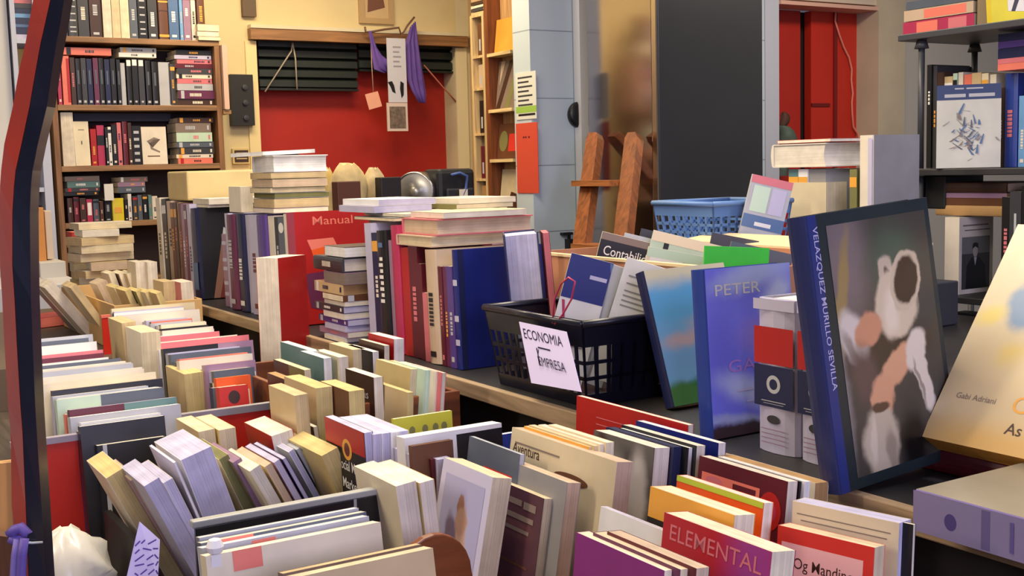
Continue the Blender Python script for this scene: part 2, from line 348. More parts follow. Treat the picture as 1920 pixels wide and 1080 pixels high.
o = MB().box((fx+.008,fy,.08), (f1-.004,fy+.028,2.72), mat((74,76,80), .34, .55, .25, 2), I).build('door', e, bevel=.006); o['label'] = 'dark grey door'  # steel front; the dark room it mirrors is put into the colour
MB().box((fx-.002,fy+.002,.06), (fx+.007,fy+.03,2.74), mat((214,200,176), .25, 1), I).build('edge_strip', e)
# white frame strip on the tiled wall, black disc behind it
struct(MB().box((X_at(1089,YC-.04),YC-.05,0), (X_at(1105,YC-.04),YC,3), mat((216,218,222), .4)).build('trim_6'))
c = aty(1092, 215, YC-.02); r = .062
tag(MB().lathe([(0,0),(r,0),(r,.02),(r*.8,.028),(0,.03)], mat('black', .4), 28, Matrix.Translation(c+Vector((-.012,.018,0))) @ Matrix.Rotation(math.pi/2,4,'X')).build('wall_disc', smooth=True), 'black round disc on the pale blue wall beside the steel cabinet', 'disc')
# small black hook low on the blue wall
hk = MB(); p = aty(1066, 438, YC-.02); hk.box((p.x-.035,YC-.03,p.z-.006), (p.x+.02,YC,p.z+.006), mat('black')); q = aty(1068, 458, YC-.02); hk.box((q.x-.014,YC-.04,q.z-.03), (q.x+.014,YC,q.z+.025), mat('black')); hk.box((q.x-.004,YC-.025,q.z), (q.x+.004,YC-.01,p.z), mat('black'))
tag(hk.build('wall_hook'), 'small black hook low on the pale blue wall', 'hook')
# papers on the narrow side of the pillar
def paperX(x0, x1, y0, y1, X, m, name, label, cat, extra=None):
    a, b2, c2, d2 = atx(x0,y0,X-.004), atx(x1,y0,X-.004), atx(x1,y1,X-.004), atx(x0,y1,X-.004)
    za, zb = max(a.z, b2.z), min(c2.z, d2.z); mb = MB(); mb.box((X-.004, b2.y, zb), (X-.001, a.y, za), m)
    if extra: extra(mb, X-.0045, b2.y, a.y, zb, za)
    return tag(mb.build(name), label, cat)
def lst(mb, X, y0, y1, z0, z1):
    for k in range(7): mb.box((X, y0+.03*(1+k%2), z1-.02-k*.021-.008), (X+.001, y1-.02, z1-.02-k*.021), mat('charcoal'))
    mb.box((X, y0+.01, z1-.2), (X+.001, y1-.02, z1-.19), mat('black')); mb.box((X, y0, z0+.03), (X+.001, y1, z0+.06), mat((150,190,80)))
paperX(966, 1004, 138, 222, pX, mat((214,218,210)), 'notice', 'white printed notice with a green band taped to the pillar', 'notice', lst)
def rp(mb, X, y0, y1, z0, z1):
    for yy in (.35, .5, .6): mb.box((X, y0+(y1-y0)*yy, z1-.07), (X+.001, y0+(y1-y0)*(yy+.07), z1-.062), mat('maroon'))
paperX(967, 1007, 232, 362, pX, mat((206,78,56), .5), 'wall_sign', 'red poster on the narrow side of the tiled pillar', 'poster', rp)
# ladder leaning on the steel side
L = thing('wooden_ladder', 'small wooden step ladder leaning against the steel cabinet', 'ladder', loc=(fx-.3, fy+.3, 0)); I = Matrix.Translation(-Vector(L.location))
wd = wood((150,84,40), .45, 2)
def rail(px0, py0, px1, py1, X0, X1, nm, wid=.05, th=.034):
    a = atx(px0, py0, X1); b2 = atx(px1, py1, X0); dr = (a-b2).normalized(); s = (-b2.z-0)/dr.z if False else 0
    foot = b2 + dr*((0.0-b2.z)/dr.z); u = Vector((1,0,0)); n = dr.cross(Vector((0,1,0))).normalized()
    mb = MB(); R = Matrix((Vector((0,1,0)), n, dr)).transposed().to_4x4(); ln = (a-foot).length
    prof = [(-wid,0),(wid,0),(wid,ln-.03),(wid*.6,ln),(-wid*.6,ln),(-wid,ln-.03)]
    M = I @ Matrix.Translation(foot) @ R
    v0 = [M @ Vector((x, -th, z)) for x, z in prof]; v1 = [M @ Vector((x, th, z)) for x, z in prof]
    n6 = 6
    mb.face(v0, wd); mb.face(v1[::-1], wd)
    for k in range(n6): j = (k+1) % n6; mb.face([v0[k], v1[k], v1[j], v0[j]], wd)
    return mb.build(nm, L)
rail(1117, 252, 1092, 455, fx-.30, fx-.05, 'side_rail', .044, .02); rail(1190, 252, 1168, 455, fx-.30, fx-.05, 'side_rail', .044, .02)
for y in (338, 455):
    a, b2 = atx(1094, y, fx-.17-(y-338)*.0011), atx(1168, y-1, fx-.17-(y-338)*.0011)
    MB().box((a.x-.07, b2.y+.005, a.z-.024), (a.x+.03, a.y-.005, a.z), wood((176,110,60), .5, 1), I).build('tread', L)
# ---------- things on the yellow wall ----------
def onwall(x0, x1, y0, y1, Y, th, m, name, label, cat, extra=None, group=None):
    xm, ymid = (x0+x1)/2, (y0+y1)/2
    X0, X1, Z0, Z1 = X_at(x0, Y, ymid), X_at(x1, Y, ymid), Z_at(xm, y1, Y), Z_at(xm, y0, Y)
    mb = MB(); mb.box((X0, Y-th, Z0), (X1, Y-.001, Z1), m)
    if extra: extra(mb, X0, X1, Y-th-.001, Z0, Z1)
    o = mb.build(name); tag(o, label, cat, group); return o
def fb(mb, x0, x1, y, z0, z1):
    for k in range(3):
        z = z1-(k*.3+.25)*(z1-z0); mb.lathe([(0,0),(.014,0),(.014,.012),(0,.014)], mat('charcoal', .3), 12, Matrix.Translation((x0+(x1-x0)*.6, y+.002, z)) @ Matrix.Rotation(math.pi/2,4,'X'))
onwall(428, 470, 141, 236, YB, .05, mat((30,30,28), .5), 'switch_box', 'black box with three round knobs on the yellow wall by the bookcase', 'switch box', fb)
onwall(451, 476, -30, 32, YB, .03, mat((92,72,50), .5), 'wall_plaque', 'brown plaque high on the yellow wall above the black switch box', 'plaque')
def sg(mb, x0, x1, y, z0, z1):
    mb.box((x0+.01, y-.001, z0+.008), (x1-.008, y, z1-.008), mat('umber'))
    for k in range(3): mb.box((x0+.018, y-.002, z1-.026-k*.014), (x1-.016, y-.001, z1-.02-k*.014), mat('tan'))
onwall(434, 466, 279, 307, YB, .02, mat('yellowed'), 'small_sign', 'small dark brown sign with pale writing low on the yellow wall', 'sign', sg)
led = MB(); a = aty(426, 322, YB); b2 = aty(484, 326, YB); led.box((a.x, YB-.08, a.z-.03), (b2.x, YB, a.z), mat((214,180,96), .6)); led.box((a.x, YB-.06, a.z-.06), (b2.x, YB, a.z-.03), mat((196,160,80), .6)); struct(led.build('trim_7'))
pf = thing('picture_frame', 'small framed brown picture hanging above the niche', 'picture', loc=aty(702, 10, YB)); I = Matrix.Translation(-Vector(pf.location))
X0, X1, Z0, Z1 = X_at(671,YB,10), X_at(735,YB,10), Z_at(702,45,YB), Z_at(702,-45,YB)
fr = MB(); s = .03
fr.box((X0,YB-.02,Z0),(X0+s,YB,Z1), mat((178,150,106),.5), I); fr.box((X1-s,YB-.02,Z0),(X1,YB,Z1), mat((178,150,106),.5), I); fr.box((X0+s,YB-.02,Z0),(X1-s,YB,Z0+s), mat((178,150,106),.5), I); fr.box((X0+s,YB-.02,Z1-s),(X1-s,YB,Z1), mat((178,150,106),.5), I); fr.build('frame', pf)
pt = MB(); pt.box((X0+s,YB-.012,Z0+s),(X1-s,YB-.002,Z1-s), mat((196,168,124)), I); pt.face([I @ Vector(p) for p in ((X0+.05,YB-.013,Z0+.06),(X1-.05,YB-.013,Z0+.09),(X1-.07,YB-.013,Z1-.06),(X0+.06,YB-.013,Z1-.05))], mat((112,74,56))); pt.build('print', pf)
# roller shutters in the niche
def shutter(x0, x1, y0, y1, label, n):
    X0, X1, Z0, Z1 = X_at(x0,YB+.06,110), X_at(x1,YB+.06,110), Z_at((x0+x1)/2,y1,YB+.06), Z_at((x0+x1)/2,y0,YB+.06)
    e = thing('roller_blind', label, 'blind', loc=((X0+X1)/2, YB+.08, Z0)); I = Matrix.Translation(-Vector(e.location)); mb = MB(); h = (Z1-Z0)/n
    for k in range(n): z = Z0+k*h; mb.prism([(0,0),(.03,h*.15),(.03,h*.8),(0,h)], X0, X1, mat((34,42,38), .45), I @ Matrix.Translation((0,YB+.08,z)) @ Matrix(((0,0,1,0),(-1,0,0,0),(0,1,0,0),(0,0,0,1))))
    mb.build('slats', e); MB().box((X0,YB+.045,Z0-.012),(X1,YB+.085,Z0), mat((26,32,30), .4), I).build('bottom_bar', e)
shutter(484, 668, 74, 166, 'dark green roller blind half lowered over the red niche, wider one', 5)
shutter(672, 861, 74, 132, 'dark green roller blind behind the purple cloth, rolled higher', 3)
sm = mat((170,160,140), .7)
for pts, lab in (([(549,80),(546,96),(497,172)], 'thin cord hanging slanted across the wide dark blind'), ([(549,82),(554,110),(557,168)], 'thin cord hanging straight down the wide dark blind'), ([(795,122),(832,165),(858,194)], 'thin pinkish cord slanting from the purple cloth to the jamb')):
    tag(MB().tube([aty(x,y,YB+.02) for x,y in pts], .0045, sm if 'pink' not in lab else mat((190,110,90)), 5).build('cord', smooth=True), lab, 'cord')
# hanging cloth, scroll and tag
Yh = YB-.10
tag(MB().tube([aty(x,y,Yh) for x,y in ((684,50),(686,60),(694,60),(722,55),(748,52),(752,64),(757,60),(764,48),(777,32))], .006, mat((110,80,60), .5), 6).build('wire_hanger', smooth=True), 'bent wire hanger over the niche carrying the purple cloth', 'hanger')
def cloth(pl, pr, m, Y, amp=.012, n=9, seed=1):
    mb = MB(); rows = []; K = len(pl)
    for k in range(K):
        a, b2 = aty(*pl[k], Y), aty(*pr[k], Y); rows.append([a.lerp(b2, j/n)+Vector((0, amp*math.sin(j*2.1+seed+k*.4)-.004*k, 0)) for j in range(n+1)])
    rows2 = [[p+Vector((0,.004,0)) for p in r] for r in rows][::-1]
    mb.grid(rows+rows2, m); return mb
pc = thing('purple_cloth', 'purple cloth pouch hanging from the bent wire above the niche', 'cloth', loc=aty(740,60,Yh)); I = Matrix.Translation(-Vector(pc.location)); pm = mat((98,70,150), .75, 0, .25, 25)
o = cloth([(771,50),(762,80),(763,115),(764,150),(771,170),(782,192)], [(779,40),(784,75),(789,110),(794,145),(797,175),(795,194)], pm, Yh-.01); o.v = [tuple(I @ Vector(p)) for p in o.v]; o.build('hanging_panel', pc, True)
o = cloth([(692,58),(695,80),(697,105),(700,130),(718,138)], [(697,58),(706,88),(715,104),(724,112),(727,132)], pm, Yh-.01, .006, 6, 2); o.v = [tuple(I @ Vector(p)) for p in o.v]; o.build('strap', pc, True)
scr = thing('hanging_scroll', 'long white paper strip with black figures hanging over the red niche', 'scroll', loc=aty(742,75,Yh-.04)); I = Matrix.Translation(-Vector(scr.location))
X0, X1 = X_at(725,Yh-.04,100), X_at(760,Yh-.04,100); zz = lambda y: Z_at(742,y,Yh-.04)
mb = MB(); mb.box((X0,Yh-.045,zz(192)),(X1,Yh-.04,zz(72)), mat((196,196,204), .6), I)
for k in range(5): mb.box((X0+.035,Yh-.046,zz(90+k*9)),(X1-.03-.01*(k%2),Yh-.045,zz(87+k*9)), mat((150,146,156)), I)
def bl(pp, m): mb.face([I @ Vector((X_at(x,Yh-.047,y),Yh-.047,Z_at(x,y,Yh-.047))) for x,y in pp], m)
bl([(727,154),(735,152),(739,160),(742,175),(736,172),(732,162)], mat('black')); bl([(751,152),(757,156),(757,178),(753,184),(750,166)], mat('black')); mb.build('upper_sheet', scr)
mb = MB(); mb.box((X_at(725,Yh-.04,215),Yh-.05,zz(246)),(X_at(763,Yh-.04,215),Yh-.04,zz(193)), mat((206,190,176)), I); mb.box((X_at(729,Yh-.04,215),Yh-.051,zz(241)),(X_at(759,Yh-.04,215),Yh-.05,zz(200)), mat((120,104,92), .6, 0, .8, 60), I); o = mb.build('photo_print', scr); o['label'] = 'brownish photo with pale border'
tg = thing('hanging_tag', 'square salmon card tag dangling on a string before the red niche', 'tag', loc=aty(700,190,Yh)); I = Matrix.Translation(-Vector(tg.location))
mb = MB(); c = [aty(x,y,Yh) for x,y in ((684,177),(708,171),(716,199),(692,206))]; mb.v = []; q = [I @ p for p in c]; q2 = [p+Vector((0,-.003,0)) for p in q]
mb.face(q2, mat((226,164,136))); mb.face(q[::-1], mat((226,164,136)))
for k in range(4): j = (k+1)%4; mb.face([q[k],q[j],q2[j],q2[k]], mat((226,164,136)))
mb.build('card', tg); MB().tube([I @ aty(x,y,Yh) for x,y in ((695,60),(697,120),(700,172))], .003, mat((190,150,130)), 5).build('string', tg, True)
# coat by the red door
ct = thing('hanging_jacket', 'grey-green jacket hanging beside the red door, mostly behind the wall', 'jacket', loc=aty(1475,210,YC+.1)); I = Matrix.Translation(-Vector(ct.location))
def blob(pts, m, sx=1):
    mb = MB(); rows = []
    for (x, y, rx) in pts:
        p = aty(x, y, YC+.06); w = rx/2200*6.4; rows.append([(p.x+w*math.cos(a*math.pi/6)+.006*math.sin(3*a), p.y+.5*w*math.sin(a*math.pi/6), p.z) for a in range(12)])
    mb.grid(rows, m, I, True); return mb
blob([(1466,234,3),(1470,238,12),(1474,246,17),(1477,258,20),(1477,272,20),(1473,288,17),(1468,304,13),(1466,330,12)], mat((92,108,96), .9, 0, .6, 18)).build('body', ct, True)
blob([(1469,210,2),(1471,214,8),(1472,222,10),(1470,230,10),(1468,236,7)], mat((96,66,52), .9, 0, .4, 20)).build('hood', ct, True)
# ================= tall bookcase at the back =================
YF = 5.70; BW = wood((150,112,74), .5, 0); BWz = wood((138,98,62), .5, 2)
bc = thing('bookcase', 'tall wooden bookcase packed with books beside the yellow wall', 'bookcase', loc=(X_at(258,YF), YF+.13, 0)); I = Matrix.Translation(-Vector(bc.location))
bx0, bx1 = X_at(97,YF,200), X_at(417,YF,200); ztop = Z_at(260,72,YF)
for a, b2 in ((bx0, X_at(108,YF,200)), (X_at(407,YF,200), bx1)): MB().box((a,YF,0),(b2,YF+.25,ztop-.026), BWz, I).build('upright', bc, bevel=.002)
xi0, xi1 = X_at(108,YF,200), X_at(407,YF,200)
SH = [ztop, Z_at(260,197,YF), Z_at(260,309,YF), Z_at(260,413,YF), Z_at(260,520,YF)]
for k, z in enumerate(SH): MB().box((bx0 if k == 0 else xi0,YF,z-.026),(bx1 if k == 0 else xi1,YF+.25,z), BW, I).build('shelf_board', bc, bevel=.002)
MB().box((xi0,YF+.245,.1),(xi1,YF+.255,ztop-.03), mat((58,40,34), .7), I).build('back_panel', bc)
RND = random.Random(3)
def shelf_row(items, zs, place, group, Y0=None, frm='from the iron post', w=.14):
    """items: (x0, x1, y top, colour[, kind[, extra]]) in photo pixels along the shelf's front"""
    Y0 = (Y0 or YF+.02)
    for n, it in enumerate(items):
        x0, x1, yt, col = it[:4]; kind = it[4] if len(it) > 4 else ''; dec = it[5] if len(it) > 5 else None
        a, b2 = X_at(x0, Y0, (yt+200)/2), X_at(x1, Y0, (yt+200)/2); h = max(.05, Z_at((x0+x1)/2, yt, Y0)-zs); t = (b2-a)*.95
        if kind == 'face':                       # face-out: cover towards the room
            M = Matrix.Translation((a, Y0+.012, zs+.0012)) @ rot('L', 0, -3).to_4x4()
            book(M, (b2-a)*.97, h, .016, col, f'{cname(col)} book shown face out on {place}', dec=dec or [], group=group, name='face_out_book')
        elif kind == 'fore':
            M = Matrix.Translation(((a+b2)/2, Y0+w, zs+.0006)) @ rot('P').to_4x4()
            book(M, w, h, t, col, f'{cname(dec or "cream")} page block outward, {ORD[n]} {frm} on {place}', pg=dec or 'cream', group=group, name='shelf_book')
        else:
            M = Matrix.Translation(((a+b2)/2, Y0+RND.uniform(0,.012), zs+.0006)) @ rot('S').to_4x4(); hard = RND.random() < .35
            book(M, w, h, t, col, f'{cname(col)} {"hardback" if hard else "book"}, {ORD[n]} {frm} on {place}', dec=dec if dec is not None else spine_dec(col, RND), hard=hard and t > .015, group=group, name='shelf_book')
def shelf_stack(x0, x1, ys, place, group, Y0=None, w=.15, zs=None, side='spine'):
    """ys: (y bottom, y top, colour[, pages]) from the lowest book upwards"""
    Y0 = Y0 or YF+.03
    a, b2 = X_at(x0, Y0, ys[0][0]), X_at(x1, Y0, ys[0][0]); z = zs if zs is not None else Z_at((x0+x1)/2, ys[0][0], Y0); n = len(ys)
    for k, it in enumerate(ys):
        t = (it[0]-it[1])/2200*math.hypot(*(aty((x0+x1)/2, it[1], Y0)-CAM).xy); L2 = (b2-a)*RND.uniform(.9,1); o = 'lowest' if k == 0 else 'topmost' if k == n-1 else f'{ORD[k]} from the bottom'
        kw = dict(pg=it[3]) if len(it) > 3 else {}
        ang, fl = (0, False) if len(it) > 3 else (180, False)
        lay((( a+b2)/2+RND.uniform(-.006,.006), Y0+w/2+RND.uniform(0,.008), z+.0006), w, L2, t*.96, ang, it[2], f'{cname(it[2])} book lying {o} in {place}', dec=spine_dec(it[2], RND) if t > .01 else [], group=group, name='shelf_book', **kw); z += t
P1 = 'top of the bookcase'; G1 = 'books on top of the bookcase'
dots = [('r','S',.2,v,.8,v+.03,'silver') for v in (.1,.2,.35,.5,.66,.8)]
shelf_row([(117,129,-20,'slate'),(130,150,-15,'charcoal','',dots),(150,171,-20,'charcoal'),(172,195,-20,'umber'),(196,213,-10,'beige','fore','ivory'),(213,229,-12,'tan','fore','sand'),(229,246,-10,'tan','fore','cream'),(247,262,-15,'slate'),(263,280,-15,'black','',dots),(281,299,-18,'charcoal'),(300,319,-22,'brown','',[('r','S',0,.72,1,.75,'amber'),('r','S',0,.05,1,.1,'amber'),('r','S',0,.55,1,.57,'umber')]),(320,339,-15,'steelblue'),(340,346,-12,'sky'),(347,361,-14,'mauve'),(362,371,-14,'ivory'),(372,387,-20,'brown')], SH[0], P1, G1)
shelf_stack(372, 413, [(75,68,'umber','cream'),(68,59,'tan','ivory'),(58,45,'maroon','cream')], "the small pile atop the bookcase", 'pile on the bookcase top', YF-.01, .12, SH[0])
P2 = "the bookcase's second row"; G2 = 'books in the second row of the bookcase'
w_ = [('r','S',.1,.86,.9,.99,'white'),('r','S',.3,.06,.7,.1,'silver')]; w2 = [('r','S',.25,.05,.75,.1,'silver'),('r','S',.35,.45,.65,.75,'slate')]
shelf_row([(108,115,100,'rose'),(117,132,105,'salmon','',[('r','S',.6,.05,1,.95,'red')]),(133,142,108,'umber'),(143,153,110,'black','',w2),(154,164,109,'charcoal','',w2),(165,175,110,'navy','',w2),(176,186,109,'plum','',w2),(187,197,109,'black','',w2),(198,208,111,'navy','',w2),(209,219,110,'black','',w2),(220,227,112,'black','',w2),(228,237,118,'silver','',[]),(238,248,112,'black','',w_),(249,260,111,'black','',w_),(261,272,112,'charcoal','',w_),(273,284,114,'black','',w2),(285,297,116,'black','',w2),(298,320,117,'silver','',[('r','S',.9,.02,1,.98,'charcoal')]),(321,330,120,'charcoal')], SH[1], P2, G2)
zt = Z_at(160,105,YF+.03)
shelf_stack(118, 211, [(106,93,'salmon')], 'the row tops near the post on the second shelf', G2, zs=zt+.004)
shelf_stack(223, 297, [(112,104,'white'),(101,92,'silver')], 'the pair laid over the black books', 'pair laid over the black books', zs=Z_at(260,110,YF+.03)+.006)
shelf_stack(333, 404, [(195,183,'umber'),(182,167,'plum'),(166,154,'silver'),(153,144,'pink'),(143,135,'ivory'),(134,124,'charcoal'),(123,115,'maroon'),(114,106,'pink'),(105,98,'lavender'),(97,88,'black')], "the second row's end pile", 'pile at the end of the second row', zs=SH[1])
P3 = "the bookcase's third row"; G3 = 'books in the third row of the bookcase'
dd = [('r','S',.2,v,.8,v+.07,'silver') for v in (.08,.26,.44,.62,.8)]
shelf_row([(112,136,211,'ivory','fore','ivory'),(137,166,228,'cream','face',[('r','F',.45,.48,.52,.56,'charcoal'),('r','F',.3,.8,.7,.82,'taupe')]),(168,179,242,'red'),(180,194,235,'rose','',[('r','S',0,.5,1,.75,'black')]),(195,200,240,'black'),(201,207,238,'white'),(208,217,234,'black'),(218,226,230,'pink'),(227,237,228,'maroon'),(238,245,230,'umber'),(246,263,236,'black','',dd),(264,312,238,'ivory','face',[('p','F',[(.2,.62),(.5,.72),(.75,.66),(.5,.66),(.3,.56),(.35,.4),(.7,.3),(.72,.34),(.42,.44),(.38,.54)],'taupe'),('r','F',.2,.2,.7,.23,'brown')])], SH[2], P3, G3)
shelf_stack(333, 404, [(308,298,'salmon'),(297,290,'ivory'),(288,276,'charcoal'),(275,265,'slate'),(263,246,'mint'),(240,223,'taupe'),(222,213,'umber')], "the third row's end pile", 'pile at the end of the third row', zs=SH[2])
tag(MB().box((X_at(140,YF+.2),YF+.16,Z_at(230,228,YF+.2)),(X_at(320,YF+.2),YF+.235,Z_at(230,213,YF+.2)), mat((62,60,72), .5)).build('document_box'), 'long dark grey box laid behind the third row books', 'box')
P4 = "the bookcase's fourth row"; G4 = 'books in the fourth row of the bookcase'
shelf_row([(120,131,372,'umber'),(132,143,370,'maroon'),(144,156,372,'umber'),(157,168,374,'rose','',[('r','S',.15,.3,.85,.85,'white')]),(169,181,374,'slate'),(182,189,378,'brown'),(190,203,374,'black'),(204,227,372,'yellow','',[('r','S',.2,.35,.8,.6,'amber')]),(228,234,374,'black'),(235,242,364,'white'),(243,252,368,'charcoal'),(253,262,366,'slate'),(263,272,366,'black'),(273,279,366,'teal'),(280,291,368,'ivory'),(292,306,372,'charcoal'),(307,325,372,'umber'),(326,345,370,'slate'),(346,368,372,'maroon'),(369,388,374,'charcoal'),(389,401,372,'umber')], SH[3], P4, G4)
shelf_stack(124, 189, [(369,362,'black'),(361,354,'charcoal'),(354,343,'teal'),(342,333,'taupe')], 'the near pile over the fourth row', 'near pile over the fourth row', zs=Z_at(150,369,YF+.03)+.005)
shelf_stack(222, 276, [(363,352,'slate'),(351,343,'mauve'),(342,333,'taupe')], 'the middle pile over the fourth row', 'middle pile over the fourth row', zs=Z_at(250,363,YF+.03)+.004)
tag(MB().box((X_at(191,YF),YF-.012,Z_at(198,376,YF)),(X_at(208,YF),YF-.006,Z_at(198,345,YF)), mat((214,212,206))).build('shelf_label'), 'white card label standing before the fourth row books', 'label')
# stacked paperbacks low on the bookcase, then the magazine clipped at its side
mg = MB(); mg.box((bx1+.006,YF-.02,Z_at(424,205,YF)),(bx1+.03,YF+.16,Z_at(424,85,YF)), mat((206,170,150), .5)); MB().box((bx1+.0005,YF-.01,Z_at(424,206,YF)-.02),(bx1+.04,YF+.2,Z_at(424,206,YF)-.001), BW, I).build('side_ledge', bc); tag(mg.build('magazine'), 'pinkish magazine stood against the outer side of the bookcase', 'magazine')
# white shelf unit, blue files and boxes left of the bookcase
YS = 5.60
ws = thing('white_shelf_unit', 'narrow white shelf unit between the white wall and the bookcase', 'shelf unit', loc=(X_at(60,YS), YS+.1, 0)); I = Matrix.Translation(-Vector(ws.location)); wm = mat((190,196,214), .5)
sx0, sx1 = X_at(34,YS,250), X_at(93,YS,250)
MB().box((X_at(80,YS,300),YS,0),(sx1,YS+.25,Z_at(80,-60,YS)), wm, I).build('upright', ws); MB().box((sx0,YS,0),(sx0+.02,YS+.25,Z_at(80,-60,YS)), wm, I).build('upright', ws)
for y in (73, 352, 528): MB().box((sx0+.021,YS+.002,Z_at(60,y,YS)-.02),(X_at(80,YS,300)-.001,YS+.25,Z_at(60,y,YS)), wm, I).build('shelf_board', ws)
z = Z_at(44,73,YS)
zz = z
for k, (t, c) in enumerate([(10,'lavender'),(13,'navy'),(6,'steelblue'),(12,'navy'),(8,'sky'),(10,'navy'),(9,'charcoal'),(8,'pink')]):
    th = t/2200*5.1; lay((X_at(50,YS,60), YS+.1, zz), .15, .115, th*.96, 180, c, f'{cname(c)} folder lying {"lowest" if k == 0 else ORD[k]+" from the bottom"} in the blue pile behind the iron post', group='blue pile behind the post', name='folder'); zz += th
def uprightbox(x0, x1, y0, y1, Y, dep, m, name, label, cat):
    mb = MB(); z0 = Z_at((x0+x1)/2, y1, Y); mb.box((X_at(x0,Y,y1),Y,z0),(X_at(x1,Y,y1),Y+dep,Z_at((x0+x1)/2,y0,Y)), m); return tag(mb.build(name, bevel=.003), label, cat)
uprightbox(62, 88, 389, 490, 5.40, .15, mat((206,140,70), .5, 0, .2, 8), 'ring_binder', 'orange binder standing upright beside the iron post', 'binder')
uprightbox(89, 102, 395, 486, 5.42, .14, mat((206,190,170), .5), 'box_file', 'pale file box standing beside the orange binder', 'file')
uprightbox(76, 125, 491, 521, 5.30, .2, mat((196,194,188), .6), 'carton', 'small white carton below the orange binder', 'box')
uprightbox(61, 76, 300, 346, 5.70, .1, mat((150,150,146), .6), 'grey_tin', 'grey tin on the white shelf behind the post', 'tin')
uprightbox(64, 84, 352, 386, 5.69, .1, mat((88,84,88), .6), 'dark_box', 'dark box on the white shelf above the orange binder', 'box')
# ================= table and raised display tier =================
dk = wood('umber', .55, 1); edge = wood((176,150,116), .5, 1)
tb = thing('display_table', 'long dark wooden table carrying the crates of books', 'table', loc=(1.2, 2.6, 0)); I = Matrix.Translation(-Vector(tb.location))
MB().box((.255,.3,LOW-.04),(2.36,4.2,LOW), wood((84,72,62), .55, 1), I).box((.255,4.2001,LOW-.04),(1.1,4.7,LOW), wood((84,72,62), .55, 1), I).build('tabletop', tb, bevel=.003)
for x in (.27, 2.24):
    for y in (.4, 2.5, 4.1): MB().box((x,y,0),(x+.07,y+.07,LOW-.04), dk, I).build('leg', tb)
tr = thing('display_tier', 'raised dark shelf with a pale wooden front edge along the table', 'shelf', loc=(1.7, 2.2, LOW)); I = Matrix.Translation(-Vector(tr.location))
TY0, TY1 = .32, 4.06
MB().box((1.022,TY0,TIER-.026),(2.36,TY1,TIER), mat((34,32,32), .5, 0, .2, 4), I).build('shelf_board', tr)
MB().box((1.006,TY0,TIER-.027),(1.021,TY1,TIER+.001), edge, I).build('edge_strip', tr, bevel=.002)
MB().box((1.06,TY0+.02,LOW+.001),(1.08,TY1-.02,TIER-.027), mat((18,17,18), .7), I).build('front_panel', tr)
for y in (TY0+.02, TY1-.05): MB().box((1.081,y,LOW+.001),(2.34,y+.02,TIER-.027), mat((18,17,18), .7), I).build('end_panel', tr)
XF = 1.055; TZ = TIER+.0006
R4 = random.Random(11)
GT = 'books standing along the raised tier'
def tier_book(x0, x1, yt, cov, label, w=.17, ym=500, lean=-2.5, x_front=XF, zs=TIER, **k):
    ya, yb = Y_at(x0, x_front, ym), Y_at(x1, x_front, ym); t = (ya-yb)*.96*math.cos(math.radians(lean)); h = atx((x0+x1)/2, yt, x_front).z-zs
    R = rot('L', 0, lean); cs = [(R @ Vector((x,0,z))) for x in (-t/2,t/2) for z in (0,h)]; low = min(c.z for c in cs)
    yc = (ya+yb)/2; mid = R @ Vector((0,0,min(h,.1)))
    k.setdefault('group', GT)
    if 'dec' not in k: k['dec'] = spine_dec(cov, R4)
    return book(Matrix.Translation((x_front+R4.uniform(0,.006), yc-mid.y, zs+.0006-low)) @ R.to_4x4(), w, h, t, cov, label, **k)
A = 'standing on the tier'
seq = [
 (298,306,372,'ivory','thin cream book at the far end of the tier row',.15,{}),
 (307,315,374,'black','black book second from the far end of the tier row',.16,{}),
 (315,324,378,'beige','beige book beside the black one at the tier\'s far end',.17,{}),
 (324,330,381,'maroon','dark maroon book just past the beige one on the tier',.17,{}),
 (330,335,381,'umber','thin dark brown book between maroon ones on the tier',.17,{}),
 (335,339,381,'tan','thin tan book between maroon ones on the tier',.17,{}),
 (339,344,382,'maroon','thin maroon book just beside the thin tan one on the tier',.17,{}),
 (344,349,383,'mauve','thin mauve book between two maroon ones on the tier',.17,{}),
 (349,354,384,'plum','plum book before the thin lavender one on the tier',.17,{}),
 (354,360,384,'lavender','thin lavender book pressed against the big navy one on the tier',.17,{}),
 (361,376,392,'navy','big navy book with a snowy peak on its black cover',.24,dict(hard=True, dec=[('r','F',0,.0,1,1,'black'),('p','F',[(.12,0),(.3,.78),(.5,.62),(.75,.3),(.9,0)],(120,84,70)),('p','F',[(.3,.78),(.26,.6),(.42,.5),(.5,.62)],'silver'),('p','F',[(.2,0),(.3,.35),(.55,.2),(.6,0)],(96,40,32)),('e','F',.62,.72,.05,.035,'silver'),('r','S',.2,.1,.8,.4,'steelblue')])),
 (416,424,440,'mauve','speckled mauve magazine standing low on the tier',.15,dict(dec=[('r','S',0,v,1,v+.05,'lavender') for v in (.15,.3,.5,.62,.85)])),
 (424,431,401,'lavender','tall pale lavender book beside the speckled magazine',.2,dict(dec=[])),
 (431,446,404,'plum','dark plum book with plain spine beside the tall lavender one',.19,dict(hard=True)),
 (446,461,403,'navy','wide dark navy book between plum and lavender ones',.19,dict(hard=True)),
 (461,468,404,'lavender','narrow lavender book beside the wide dark navy one',.19,dict(dec=[])),
 (469,485,405,'lavender','wide lavender book under the grey end of the book pile',.18,{}),
 (485,504,405,'purple','dark purple book with black marks under the book pile',.18,dict(hard=True, dec=[('r','S',.3,.5,.6,.56,'navy'),('r','S',.3,.1,.6,.2,'navy')])),
 (504,515,406,'ivory','ivory book next to the dark purple one under the pile',.18,dict(dec=[])),
 (515,523,408,'black','black book beside the one with the white roundel',.18,dict()),
 (523,534,409,'slate','grey book with a white roundel on its spine',.18,dict(dec=[('e','S',.5,.9,.45,.05,'white'),('r','S',.2,.3,.8,.6,'silver')])),
 (534,541,402,'ivory','pinkish white thin book before the red one on the tier',.19,dict(dec=[])),
]
